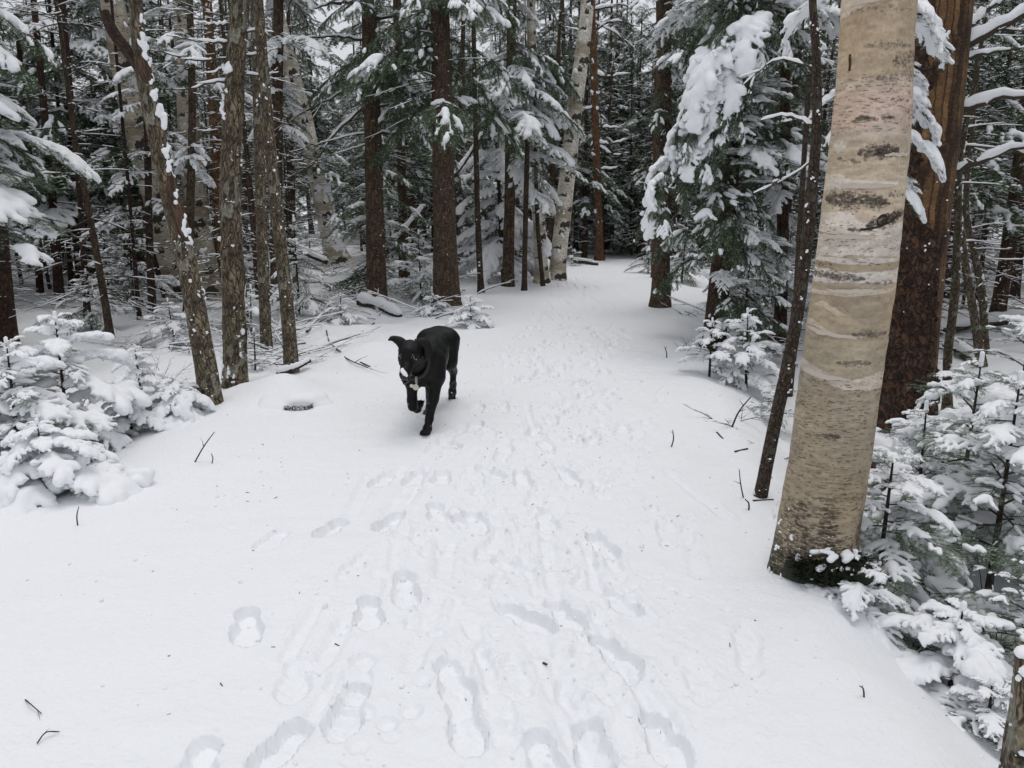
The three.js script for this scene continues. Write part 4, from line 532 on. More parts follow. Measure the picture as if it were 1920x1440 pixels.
{ // moss and a tuft of snowy green at its foot
  const f = ground(1542, 1082).add(V(0, 0.05, 0.03)), g = thing('moss_clump', 'dark green moss clump with snow scraps at the foot of the large birch', 'moss', f), r = rng(91), gb = new GB(), caps = [];
  for (let k = 0; k < 3400; k++) { const a = r.r(-0.3, 3.5), q = Math.pow(r(), 0.6) * 0.16, p = V(Math.cos(a) * q * 1.0, (0.16 - q * 0.4) * r.r(0.1, 1.0) - 0.03, Math.sin(a) * q * 0.62 + 0.02), d = V(Math.cos(a) + r.r(-0.7, 0.7), r.r(-0.2, 1), Math.sin(a) + r.r(-0.7, 0.7)).normalize(), l = r.r(0.012, 0.03), s = V(-d.z, 0, d.x).multiplyScalar(0.0025), c = r() < 0.6 ? [0.02, 0.03, 0.012] : [0.035, 0.055, 0.018]; const i = gb.v(p.x + s.x, p.y, p.z + s.z, 0, 1, 0.3, 0, 0, c); gb.v(p.x - s.x, p.y, p.z - s.z, 0, 1, 0.3, 0, 0, c); gb.v(p.x + d.x * l, p.y + d.y * l, p.z + d.z * l, 0, 1, 0.3, 0, 0, c); gb.I.push(i, i + 1, i + 2); }
  part('moss', gb.build(), M.needle, g);
  const core = snowLumps([{ a: V(-0.1, 0.0, 0), b: V(0.1, 0.0, 0.02), r: 0.07 }, { a: V(-0.02, 0.03, 0.03), b: V(0.08, 0.02, 0.05), r: 0.06 }], 0.012, { noise: 0.3 }); part('moss_cushion', core, std({ color: new THREE.Color().setRGB(0.018, 0.024, 0.012) }), g);
  for (let k = 0; k < 9; k++) { const a = r.r(0.1, 3.0), q = r.r(0.08, 0.16), p = V(Math.cos(a) * q, r.r(0.05, 0.12), Math.sin(a) * q * 0.7); caps.push({ a: p, b: p.clone().add(V(r.r(-0.04, 0.04), r.r(-0.02, 0.01), r.r(-0.02, 0.03))), r: r.r(0.009, 0.016) }); }
  part('snow_scrap', snowLumps(caps, 0.006, { noise: 0.3, freq: 40 }), M.snow, g);
}
// --- the dark trunk behind it: furrowed bark below, bare orange wood along its right side and top
{
  const line = trunkLine([[1682, 800, 118], [1702, 600, 112], [1722, 420, 108], [1748, 220, 104], [1768, 60, 96], [1776, 0, 94]], 4.6);
  const g = thing('dead_pine', 'dark furrowed dead trunk with bare orange wood on top, behind the large birch', 'tree', line.foot); heroes.push({ x: line.foot.x, z: line.foot.z, r: 0.6 });
  const [P2, Q] = spline(line.pts, line.rad, 240), gb = new GB(), wd = new GB(), nr = 110, y0 = line.foot.y; Object.assign(g, { line, P2, Q });
  const edge = (y) => lerp(44, 16, sstep(0.3, 1.4, y)) - 66 * sstep(1.4, 2.3, y) + 15 * n2(y * 5, 3) + 9 * n2(y * 23, 8) + 5 * n2(y * 70, 2); // azimuth (to the right of the camera side) at which the bark ends
  for (const [b, isWood] of [[gb, false], [wd, true]]) P2.forEach((p, i) => { const fl = 0.28 * Math.exp(-Math.max(0, p.y - y0) / 0.18); for (let k = 0; k <= nr; k++) { const az = (k / nr - 0.5) * 360, a = (90 - az) * R, ca = Math.cos(a), sa = Math.sin(a), w = 0.35 * n3(ca * 3, sa * 3, p.y * 5), cracks = Math.abs(n3(ca * 8 + w, sa * 8, p.y * 2.6 + w)), plates = Math.abs(n3(ca * 10, sa * 10 + w, p.y * 13)); const bark = 0.016 * sstep(0, 0.3, cracks) + 0.008 * sstep(0, 0.25, plates) + 0.004 * n3(ca * 22, sa * 22, p.y * 40); const cut = az > edge(p.y - y0) || az < -150; const rr = Q[i] * (1 + fl * (1 + 0.35 * n3(ca * 2, sa * 2, 7))) + (isWood ? -0.008 + 0.003 * n3(ca * 14, sa * 14, p.y * 1.5) + 0.0015 * n3(ca * 40, sa * 40, p.y * 2.5) : cut ? -0.035 : bark); b.v(p.x + ca * rr, p.y, p.z + sa * rr, ca, 0, sa, k / nr * 2, p.y * 1.3, WHITE); if (i && k) { const q = i * (nr + 1) + k; b.I.push(q - nr - 2, q - 1, q, q - nr - 2, q, q - nr - 1); } } });
  part('bark', local(retouchNormals(gb.build()), g), M.darkBark, g); part('bare_wood', local(retouchNormals(wd.build()), g), M.bareWood, g);
  const s = clingingSnow(P2, Q.map((q) => q + 0.012), 82, { az: 80, spread: 70, amount: 12, size: 0.014, flecks: 60, y0: 0.5, y1: 1.9, cell: 0.007, long: 2.2 }); cling(local(s, g), g);
  const r = rng(92), ms = new GB(); for (let k = 0; k < 1600; k++) { const a = r.r(0.1, 3.0), h = Math.pow(r(), 2) * 0.14, i = Math.max(1, P2.findIndex((p) => p.y > y0 + h)), q = Q[i] * (1.27 - h * 0.9) + 0.012, p = V(P2[i].x + Math.cos(a) * q, y0 + h - 0.02, P2[i].z + Math.sin(a) * q), l = r.r(0.01, 0.025), d = V(Math.cos(a), r.r(0, 1), Math.sin(a)), c = [0.025, 0.04, 0.014]; const n = ms.v(p.x - 0.003, p.y, p.z, 0, 1, 0.3, 0, 0, c); ms.v(p.x + 0.003, p.y, p.z, 0, 1, 0.3, 0, 0, c); ms.v(p.x + d.x * l, p.y + d.y * l, p.z + d.z * l, 0, 1, 0.3, 0, 0, c); ms.I.push(n, n + 1, n + 2); }
  part('moss', local(ms.build(), g), M.needle, g);
  branchesPx(g, [[[[1796, 96], [1850, 60], [1920, 20], [1990, -20]], 18, 0.35], [[[1798, 205], [1850, 190], [1920, 178], [1990, 150]], 14, 0.2], [[[1776, 325], [1840, 300], [1920, 268], [2000, 230]], 12, 0.2], [[[1800, 60], [1860, 20], [1930, -30]], 14, -0.2], [[[1790, 30], [1760, 70], [1720, 90]], 7, 0.3], [[[1792, 110], [1830, 108], [1890, 98]], 9, 0.3]], 47, { thick: 1.5, twigs: 3, snowy: 0.95 });
}
const sapling = trunkThing('sapling', 'thin dark leaning sapling in the snow just left of the large birch', 'tree', [[1426, 928, 24], [1452, 800, 24], [1478, 680, 24], [1502, 540, 23], [1520, 380, 21], [1532, 220, 18], [1528, 60, 15], [1524, 0, 14]], { mat: M.stickBark, top: 3.6, geo: { flare: 0.08, n: 70, nr: 14, rough: 0.08 }, snow: { az: 60, spread: 120, amount: 22, size: 0.008, flecks: 90, y1: 2.4, cell: 0.0045, long: 1 }, seed: 83 });
branchesPx(sapling, [[[[1530, 240], [1490, 215], [1440, 220]], 6, -0.1], [[[1530, 130], [1480, 100], [1430, 140]], 5, -0.3], [[[1528, 90], [1560, 60], [1590, 30]], 4, -0.4], [[[1526, 300], [1500, 330], [1450, 360]], 4, -0.3]], 53, { thick: 1.3 });
trunkThing('sapling', 'second thin stem, half hidden behind the leaning sapling', 'tree', [[1478, 742, 13], [1490, 640, 12], [1494, 540, 11], [1500, 420, 10]], { mat: M.stickBark, top: 2.6, geo: { nr: 10 }, seed: 84 });
const corner = trunkThing('mossy_stump', 'brown mossy stump with a snow cap in the bottom right corner', 'stump', [[1925, 1560, 120], [1935, 1440, 96], [1945, 1330, 84], [1950, 1226, 78]], { mat: M.greyBark, top: 0.1, geo: { rough: 0.1, flare: 0.05, nr: 36 }, snow: { az: 150, spread: 30, amount: 5, size: 0.012, flecks: 60, y1: 1.2, cell: 0.005, long: 1.2 }, seed: 85 });
{ const q = corner.P2[corner.P2.length - 1].clone(), k = corner.Q[corner.Q.length - 1]; part('snow_cap', local(snowLumps([{ a: q.clone().add(V(-k * 0.7, 0.0, 0)), b: q.clone().add(V(k * 0.7, 0.01, 0)), r: k * 0.5 }, { a: q.clone().add(V(-k * 0.9, -0.03, 0.03)), b: q.clone().add(V(-k * 0.2, 0, 0.08)), r: k * 0.4 }, { a: q.clone().add(V(k * 0.2, -0.02, 0.09)), b: q.clone().add(V(k * 0.7, 0, 0.06)), r: k * 0.35 }], 0.01, { ky: 1.7, noise: 0.6, freq: 16 }), corner), M.snow, corner); }
// --- stems on the right behind the dead trunk
trunkThing('spruce_tree', 'brown spruce trunk leaning right near the right edge', 'tree', [[1868, 602, 26], [1888, 480, 26], [1908, 340, 25], [1930, 160, 24]], { mat: M.spruceBark, top: 7, snow: { az: 120, spread: 60, amount: 6, size: 0.02, flecks: 40, y1: 3 }, seed: 86 });
trunkThing('spruce_tree', 'dim slender trunk beside the spruce leaning at the right edge', 'tree', [[1902, 560, 16], [1916, 420, 15], [1925, 260, 14]], { mat: M.darkBark, top: 6, seed: 87 });
const alderTop = { thick: 1.3, twigs: 3, snowy: 0.95 };
for (const [i, [spec, l]] of [[[[1776, 772, 17], [1778, 660, 16], [1790, 560, 15], [1796, 440, 14], [1800, 300, 11], [1830, 140, 8]], 'mottled snow-lined stem nearest the dead trunk on its right'], [[[1842, 690, 16], [1826, 590, 15], [1806, 470, 14], [1794, 350, 12], [1796, 200, 8]], 'snow-lined stem leaning left, right of the mottled one'], [[[1846, 660, 15], [1842, 560, 14], [1828, 480, 13], [1812, 400, 11], [1822, 250, 8]], 'crooked stem crossing the left-leaning one on the right']].entries()) { const a = trunkThing('alder_stem', l, 'tree', spec, { mat: M.greyBark, top: 3, geo: { nr: 10, rough: 0.1 }, snow: { az: 20, spread: 50, amount: 46, size: 0.014, flecks: 40, y1: 2.4, long: 2.6, cell: 0.008 }, seed: 110 + i }); randomBranches(a, 210 + i, 6, 0.9, 2.4, 0.7, 0.95); }

// ---------------------------------------------------------------- firs and low snowy growth near the trail
// a small conifer of single boughs: stem, boughs (each with its snow), tip
function fir(label, px, py, { h = 1, set = nearB, n = 24, len = 0.5, seed = 1, category = 'fir', name = 'snowy_fir', group, y0 = 0.05, az = null, taper = 0.8, droop = 0, r0, pos, top = true } = {}) {
  const r = rng(seed), f = pos || ground(px, py), g = thing(name, label, category, f, group), gb = new GB(), pts = [], rad = [], lx = r.r(-0.06, 0.06), lz = r.r(-0.06, 0.06), R0 = r0 ?? 0.012 + h * 0.008;
  for (let i = 0; i <= 8; i++) { const t = i / 8; pts.push(V(lx * h * t, h * t - 0.15 * (1 - t), lz * h * t)); rad.push(R0 * (1 - 0.85 * t)); }
  tube(gb, pts, rad, 8, WHITE, { tile: 0.5 }); part('stem', gb.build(), M.stickBark, g);
  for (let k = 0; k < n; k++) {
    const t = Math.pow((k + r.r(0.1, 0.9)) / n, 0.9), y = lerp(y0 * h, h * 0.97, t), b = set[r.i(set.length)], s = (len * Math.pow(1 - t, taper) * r.r(0.75, 1.15) + 0.09 * Math.min(1, h)) / b.L, yaw = az ? r.r(az[0], az[1]) * R : k * 2.4 + r.r(-0.4, 0.4);
    const m = part('bough', b.foliage, M.needle, g); m.position.set(lx * y, y, lz * y); m.rotation.set(r.r(-0.25, 0.25), yaw, r.r(-0.3, 0.3) - droop + t * 0.4, 'YXZ'); m.scale.set(s, s * r.r(0.9, 1.2), s);
    if (b.snow.index.count) { const q = part('bough_snow', b.snow, M.snow, m); if (b.loose) q.userData.kind = 'stuff'; }
  }
  if (top) part('tip_snow', snowLumps([{ a: V(lx * h, h * 0.94, lz * h), b: V(lx * h, h * 1.0, lz * h), r: 0.009 + 0.004 * h }], 0.006, { noise: 0.4, freq: 40 }), M.snow, g);
  heroes.push({ x: f.x, z: f.z, r: len * 0.6 });
  return g;
}
// left foreground group
fir('tall snow-loaded fir sapling at the left edge of the foreground', 40, 900, { h: 0.9, n: 30, len: 0.62, seed: 401, set: [...pillowB, ...nearB, nearBare[0]] });
fir('snow-laden fir sapling with arching top, second from the left edge', 132, 850, { h: 0.98, n: 30, len: 0.66, seed: 402, set: [...pillowB, ...nearB, nearBare[0]] });
fir('low broad snow-covered fir in front of the two taller ones on the left', 92, 925, { h: 0.42, n: 26, len: 0.52, seed: 403, set: pillowB, droop: 0.1 });
fir('small snow-covered fir seedling with a short spike, right of the left fir group', 246, 815, { h: 0.42, n: 24, len: 0.34, seed: 404, set: pillowB });
fir('snow-buried low fir at the foot of the leaning dead trunk', 336, 785, { h: 0.34, n: 24, len: 0.4, seed: 405, set: pillowB, droop: 0.1 });
fir('small dark-centred snowy fir between the left fir group and the leaning dead trunk', 266, 748, { h: 0.5, n: 22, len: 0.32, seed: 406, set: pillowB });
fir('snow-smothered fir bough lying low beside the left fir group', 170, 905, { h: 0.28, n: 18, len: 0.42, seed: 411, set: pillowB, droop: 0.2 });
fir('little snow-flecked fir tuft beside the rough brown trunk', 478, 694, { h: 0.42, n: 14, len: 0.25, seed: 407, set: nearBare });
fir('frosted grey fir under the dark trunks on the left', 250, 575, { h: 1.5, n: 34, len: 0.85, seed: 408, set: midB });
fir('smaller frosted fir close to the slim dark trunk on the left', 172, 618, { h: 0.8, n: 26, len: 0.6, seed: 409, set: midB });
fir('frosted fir behind the slender mottled trunk', 562, 590, { h: 1.4, n: 32, len: 0.62, seed: 410, set: midB });
fir('snowy bush-like fir at the foot of the thinner spruce', 640, 606, { h: 0.42, n: 18, len: 0.42, seed: 412, set: nearB });
fir('snowy fir between the feet of the two straight spruces', 790, 562, { h: 1.15, n: 30, len: 0.7, seed: 413, set: midB });
fir('round snow-covered shrub on the trail side of the thicker spruce', 884, 612, { h: 0.4, n: 20, len: 0.42, seed: 414, set: nearB });
fir('low snowy shrub directly under the thicker spruce', 815, 590, { h: 0.3, n: 16, len: 0.38, seed: 415, set: nearB });
// drooping firs beyond
fir('snow-hung fir with sweeping boughs left of the white birch pair', 945, 520, { h: 4.6, n: 60, len: 1.7, seed: 420, set: heavyB, y0: 0.04, r0: 0.06 });
fir('young snow-covered fir at the back right of the trail', 1215, 512, { h: 0.95, n: 26, len: 0.6, seed: 421, set: midB });
fir('young snow-covered fir right of the stout brown spruce', 1278, 530, { h: 1.3, n: 30, len: 0.6, seed: 422, set: midB });
fir('snow-topped low fir left of the larch', 1072, 498, { h: 0.5, n: 16, len: 0.45, seed: 423, set: midB });
// a spruce whose heavy boughs hang across the white birches
{ const t = trunkThing('spruce_tree', 'tall dark spruce whose boughs hang over the white birch pair', 'tree', [[952, 536, 22], [956, 350, 20], [958, 150, 18], [960, 0, 17]], { mat: M.spruceBark, top: 7, seed: 120 }); crownBoughs(t, 121, 30, 2.1, 5.4, [...heavyB, ...midB, ...hangB], 1.55, { az: [-110, 50] }); crownBoughs(t, 1211, 30, 2.6, 6.6, [...heavyB, ...midB, ...hangB], 1.7); }
{ const t = trunkThing('fir_tree', 'fir with white-laden boughs in front of the leaning paper birch', 'tree', [[520, 560, 24], [518, 400, 22], [520, 200, 20], [522, 0, 18]], { mat: M.spruceBark, top: 6.5, seed: 122 }); crownBoughs(t, 123, 16, 2.75, 3.9, [...heavyB, ...midB], 0.75); crownBoughs(t, 1231, 30, 3.9, 6.2, [...heavyB, ...midB], 1.2); }
{ const t = trunkThing('fir_tree', 'fir with a rounded snow cap of boughs between the left birches', 'tree', [[352, 590, 16], [356, 420, 15], [360, 200, 13]], { mat: M.spruceBark, top: 5, seed: 124 }); crownBoughs(t, 125, 12, 2.05, 2.4, heavyB, 0.5); crownBoughs(t, 126, 20, 3.2, 4.9, midB, 1.1); }
{ const t = trunkThing('fir_tree', 'snowy fir whose drooping boughs fill the upper left corner', 'tree', [[-150, 700, 50], [-165, 500, 44], [-180, 200, 38]], { mat: M.darkBark, top: 6, seed: 127 }); crownBoughs(t, 128, 22, 1.5, 3.4, [...nearB, ...nearBare], 1.35, { az: [-50, 40] }); crownBoughs(t, 129, 52, 1.5, 5.8, [...midB, ...hangB], 1.6); }
{ const t = trunkThing('fir_tree', 'fir with fine frosted sprays beside the broad pale birch', 'tree', [[286, 585, 14], [280, 450, 13], [276, 260, 12]], { mat: M.stickBark, top: 4, seed: 130 }); crownBoughs(t, 131, 26, 1.3, 3.8, midB, 0.95); }
{ const t = trunkThing('spruce_tree', 'tall dark spruce beyond the upper left firs', 'tree', [[150, 545, 13], [140, 400, 12], [128, 150, 11]], { mat: M.darkBark, top: 8, seed: 132 }); crownBoughs(t, 133, 70, 1.4, 7.6, [...midB, ...hangB], 1.7); randomBranches(t, 134, 14, 0.9, 2.6, 1.1, 0.6); }
// right: the snow-heavy fir leaning over the trail
const bigFir = trunkThing('fir_tree', 'large fir on the right with thick snow slabs on its drooping boughs', 'tree', [[1336, 655, 44], [1346, 560, 40], [1362, 400, 36], [1376, 200, 32], [1386, 0, 28]], { mat: M.darkBark, top: 4.8, geo: { flare: 0.2 }, snow: { az: 100, spread: 60, amount: 6, size: 0.02, flecks: 30, y1: 1 }, seed: 140 });
crownBoughs(bigFir, 141, 12, 2.0, 3.3, [...nearB, ...nearBare], 0.8, { az: [215, 300] }); crownBoughs(bigFir, 142, 64, 1.1, 3.8, [...hangB, ...nearBare], 1.0, { az: [-140, 140] }); crownBoughs(bigFir, 143, 16, 3.5, 4.5, [...hangB, ...midB], 1.3, { az: [-150, 130] }); crownBoughs(bigFir, 144, 26, 0.5, 1.8, [...hangB, ...midB], 0.8, { az: [-115, 70] });
{ // slabs of snow bridging its outer boughs
  const Z = bigFir.line.Z, q = [[[1400, 60], [1340, 120], 46], [[1345, 110], [1312, 190], 46], [[1322, 180], [1288, 240], 34], [[1290, 230], [1262, 310], 25], [[1268, 300], [1232, 368], 19], [[1330, 210], [1350, 240], 20], [[1320, 150], [1380, 160], 20], [[1330, 290], [1300, 320], 13], [[1440, 20], [1395, 80], 24]], caps = q.map(([a, b, w]) => { const A = at(a[0], a[1], Z - 0.55), B = at(b[0], b[1], Z - 0.6); return { a: A, b: B, r: w * depthPx(A) * 0.8, q: w * depthPx(B) * 0.7 }; });
  const rs = rng(1441), bits = []; for (const k of caps) for (let i = 0; i < 12; i++) { const t = rs(), w = lerp(k.r, k.q, t) * rs.r(0.2, 0.45), p = k.a.clone().lerp(k.b, t).add(V(rs.r(-1, 1) * k.r * 0.9, rs.r(-1, 0.6) * k.r * 0.7, rs.r(-1, 1) * k.r)); bits.push({ a: p, b: p.clone().add(V(rs.r(-1.5, 1.5) * w, rs.r(-1.6, 0.2) * w, rs.r(-1, 1) * w)), r: w, q: w * rs.r(0.5, 1) }); }
  part('snow_slab', local(snowLumps(bits, 0.017, { ky: 1.0, noise: 0.7, freq: 17 }), bigFir), M.snow, bigFir);
  for (const [a, b] of [[[1470, -30], [1236, 372]], [[1420, 30], [1350, 250]]]) { const w = new GB(), [p, k] = spline([at(a[0], a[1], Z - 0.5), at((a[0] + b[0]) / 2 - 20, (a[1] + b[1]) / 2 - 10, Z - 0.56), at(b[0], b[1], Z - 0.6)], [0.016, 0.012, 0.005], 12); tube(w, p.map((x) => x.clone().add(V(0, -0.03, 0))), k, 6, WOODC); part('branch', local(w.build(), bigFir), M.twig, bigFir); const r = rng(a[0]); for (let i = 2; i <= 12; i++) for (const s of [0, 1]) { const bb = hangB[r.i(4)], m = part('bough', bb.foliage, M.needle, bigFir); m.position.copy(p[i]).sub(bigFir.position).add(V(0, -0.03, 0)); if (s === 0) { const pb = pillowB[r.i(4)], q = part('bough', pb.foliage, M.needle, bigFir); q.position.copy(p[i]).sub(bigFir.position).add(V(r.r(-0.1, 0.1), r.r(-0.02, 0.05), r.r(-0.05, 0.15))); q.rotation.set(r.r(-0.3, 0.3), r.r(2.5, 4.4), r.r(-0.9, -0.2), 'YXZ'); const k2 = lerp(1.25, 0.6, i / 12) * r.r(0.8, 1.15); q.scale.set(k2, k2 * 1.15, k2); part('bough_snow', pb.snow, M.snow, q); } m.rotation.set(0, r.r(2.2, 4.2) + s * 1.8, -0.5, 'YXZ'); m.scale.setScalar(0.42 * r.r(0.7, 1.3)); if (bb.snow.index.count) part('bough_snow', bb.snow, M.snow, m); } }
}
{ const t = trunkThing('fir_tree', 'snow-laden fir behind the leaning sapling', 'tree', [[1462, 640, 24], [1466, 500, 22], [1470, 300, 20], [1474, 100, 18]], { mat: M.darkBark, top: 6, seed: 145 }); crownBoughs(t, 146, 26, 0.3, 2.0, [...heavyB, ...midB], 0.9, {}); crownBoughs(t, 147, 28, 2.0, 4.4, [...hangB, ...midB], 1.5); }
fir('airy fir with thin frosted sprays beneath the large snow-slabbed fir', 1386, 668, { h: 1.3, n: 30, len: 0.75, seed: 430, set: [...midB, ...hangB], y0: 0.12 });
fir('fir seedling with one hanging snow pad at the trail edge, under the large fir', 1330, 706, { h: 0.55, n: 14, len: 0.34, seed: 431, set: nearB, y0: 0.15 });
fir('small snowy fir right of the hanging snow pad', 1400, 730, { h: 0.75, n: 22, len: 0.45, seed: 432, set: nearB, y0: 0.1 });
fir('low snowy fir spray left of the thin leaning sapling', 1452, 800, { h: 0.42, n: 12, len: 0.35, seed: 433, set: nearBare, y0: 0.2 });
// boughs that hang between the large birch and the dead trunk
{ const f = ground(1700, 905), g = thing('fir_tree', 'slim fir hidden behind the large birch, its boughs hanging beside it', 'tree', f), gb = new GB(), pts = [], rad = []; for (let i = 0; i <= 8; i++) { const p = at(lerp(1618, 1650, i / 8), lerp(760, -160, i / 8), -f.z); pts.push(p); rad.push(0.035 * (1 - i / 12)); } pts.unshift(V(pts[0].x - 0.02, f.y - 0.2, f.z)); rad.unshift(0.04); tube(gb, pts, rad, 8, WHITE, { tile: 0.5 }); part('stem', local(gb.build(), g), M.stickBark, g);
  const r = rng(150); for (const [px, py, yaw, len, pitch, kind] of [[1640, 90, 0.2, 0.5, -0.9, 0], [1650, 140, -0.2, 0.5, -0.75, 1], [1640, 230, -0.3, 0.5, -0.8, 0], [1636, 290, 0.1, 0.42, -0.95, 2], [1630, 330, -0.5, 0.4, -0.8, 1], [1645, 30, 0.1, 0.5, -0.3, 0], [1630, 150, 2.9, 0.35, -0.5, 0], [1626, 200, 3.3, 0.3, -0.6, 1], [1648, -20, -0.5, 0.5, -0.8, 0], [1640, -40, 2.6, 0.55, -0.3, 1]]) { const b = (kind === 2 ? nearBare : nearB)[r.i(kind === 2 ? 3 : 5)], m = part('bough', b.foliage, M.needle, g); m.position.copy(at(px, py, -f.z)).sub(g.position); m.rotation.set(0, yaw, pitch * 0.6, 'YXZ'); m.scale.setScalar(len / b.L); part('bough_snow', b.snow, M.snow, m); } }
// right foreground shrubs
fir('snow-heaped fir sapling right of the mossy foot of the large birch', 1640, 1130, { h: 0.78, n: 24, len: 0.5, seed: 440, set: [...nearB, ...nearBare, ...nearBare], y0: 0.1, pos: ground0(1640, 1130, -0.25) });
fir('low fir with a broad white snow cushion near the lower right corner', 1800, 1310, { h: 0.42, n: 20, len: 0.4, seed: 441, set: pillowB, y0: 0.2, pos: ground0(1775, 1320, -0.35) });
fir('small snow-dotted fir at the trail bank below the large birch', 1590, 1190, { h: 0.36, n: 16, len: 0.3, seed: 442, set: nearB, y0: 0.2, pos: ground0(1600, 1190, -0.2) });
fir('tall snow-loaded fir sapling at the right edge', 1850, 1120, { h: 1.15, n: 30, len: 0.6, seed: 443, set: [...nearB, ...nearBare, ...nearBare], y0: 0.2, pos: ground0(1850, 1130, -0.4) });
fir('spreading snow-covered fir behind the right-edge sapling', 1800, 1010, { h: 1.1, n: 26, len: 0.75, seed: 444, set: [...nearB, ...nearBare], y0: 0.1, pos: ground0(1790, 1010, -0.4) });
fir('snowy fir sapling between the large birch and the right edge', 1700, 1010, { h: 0.85, n: 22, len: 0.5, seed: 445, set: [...nearB, ...nearBare, ...nearBare], y0: 0.15, pos: ground0(1715, 1030, -0.35) });
fir('snow-tipped fir beyond the right-edge saplings', 1900, 900, { h: 1.2, n: 24, len: 0.75, seed: 446, set: [...nearB, ...nearBare], y0: 0.1, pos: ground0(1890, 900, -0.3) });
fir('fir seedling with green tips low in the bottom right', 1760, 1400, { h: 0.3, n: 16, len: 0.3, seed: 447, set: nearB, y0: 0.2, pos: ground0(1850, 1420, -0.35) });
fir('bare-twigged snowy fir low at the right edge', 1915, 1290, { h: 0.6, n: 20, len: 0.42, seed: 448, set: nearBare, y0: 0.2, pos: ground0(1915, 1300, -0.4) });

// tangles of thin dark twigs
function thicket(label, px, py, { n = 14, len = 0.4, seed = 1, snowy = 0.5, up = 0.5, r0 = 0.004, name = 'bare_shrub', pos } = {}) {
  const f = pos || ground(px, py), g = thing(name, label, 'shrub', f), r = rng(seed), wood = new GB(), sn = new GB();
  for (let k = 0; k < n; k++) { const a = r() * 6.283; deadBranch(wood, sn, V(r.r(-0.12, 0.12), -0.03, r.r(-0.12, 0.12)), V(Math.cos(a), up * r.r(0.4, 2), Math.sin(a)), len * r.r(0.6, 1.3), r0 * r.r(0.7, 1.3), r, { twigs: 6, snowy, sag: 0.5 }); }
  part('twigs', wood.build(), M.twig, g); if (sn.n) part('twig_snow', sn.build(), M.snow, g).userData.kind = 'stuff'; return g;
}
thicket('tangle of fine dark twigs under the right-edge fir sapling', 1780, 1130, { n: 22, len: 0.5, seed: 501, snowy: 0.25, pos: ground0(1780, 1140, -0.38) });
thicket('bare twigs poking out beside the leaning sapling', 1480, 870, { n: 10, len: 0.3, seed: 502, snowy: 0.3 });
thicket('bare dark shrub behind the small firs, left of the leaning dead trunk', 300, 722, { n: 9, len: 0.45, seed: 503, snowy: 0.35, up: 1.2 });
thicket('snow-dusted brown twigs in front of the broad pale birch', 235, 650, { n: 18, len: 0.5, seed: 504, snowy: 0.8 });
thicket('snow-dusted twigs between the rough trunk and the leaning dead trunk', 360, 640, { n: 16, len: 0.5, seed: 505, snowy: 0.85 });
thicket('faint bare twigs in the snow right of the trail', 1290, 660, { n: 6, len: 0.3, seed: 506, snowy: 0.2, up: 0.8 });
thicket('thin bare twigs at the trail edge under the large fir', 1375, 790, { n: 6, len: 0.3, seed: 507, snowy: 0.3 });
thicket('bare twigs beside the stout brown spruce', 1300, 590, { n: 6, len: 0.35, seed: 508, snowy: 0.3 });
thicket('snowy brushwood heap left of the thinner spruce', 620, 560, { n: 26, len: 0.7, seed: 509, snowy: 0.95, up: 0.25, r0: 0.008 });
thicket('snowy brushwood between the two straight spruces', 750, 560, { n: 22, len: 0.6, seed: 510, snowy: 0.95, up: 0.3, r0: 0.007 });
thicket('snowy brushwood under the rough brown trunk', 420, 610, { n: 22, len: 0.6, seed: 511, snowy: 0.95, up: 0.3, r0: 0.007 });
thicket('snow-covered brush behind the left dark trunks', 215, 585, { n: 22, len: 0.8, seed: 512, snowy: 0.9, up: 0.3, r0: 0.008 });

thicket('tangle of brown twigs between the foot of the large birch and the right-edge firs', 1690, 1090, { n: 20, len: 0.42, seed: 520, snowy: 0.3, pos: ground0(1690, 1090, -0.28) });
thicket('fine brown twigs reaching out over the white snow cushion at lower right', 1830, 1230, { n: 22, len: 0.45, seed: 521, snowy: 0.3, pos: ground0(1840, 1240, -0.3) });
thicket('bare brown twigs under the bank beside the low cushion fir', 1660, 1230, { n: 14, len: 0.3, seed: 522, snowy: 0.25, pos: ground0(1670, 1240, -0.25) });
thicket('dense snowy brush at the foot of the paired birches behind the leaning dead trunk', 330, 600, { n: 26, len: 0.6, seed: 523, snowy: 0.95, up: 0.4, r0: 0.007 });
thicket('snow-loaded brush between the two slender trunks', 520, 640, { n: 20, len: 0.45, seed: 524, snowy: 0.95, up: 0.5, r0: 0.006 });
thicket('snowy brush right of the slender mottled trunk', 590, 600, { n: 24, len: 0.55, seed: 525, snowy: 0.95, up: 0.3, r0: 0.007 });
fir('frosted fir sprig low between the rough brown trunk and the thin grey-brown one', 470, 640, { h: 0.7, n: 22, len: 0.42, seed: 416, set: [...midB, ...nearB] });
fir('frosted low fir in the snow behind the leaning dead trunk', 330, 650, { h: 0.6, n: 22, len: 0.5, seed: 417, set: [...midB, ...nearB] });
fir('grey frosted fir left of the dark crooked trunk', 205, 560, { h: 1.3, n: 30, len: 0.8, seed: 418, set: midB });

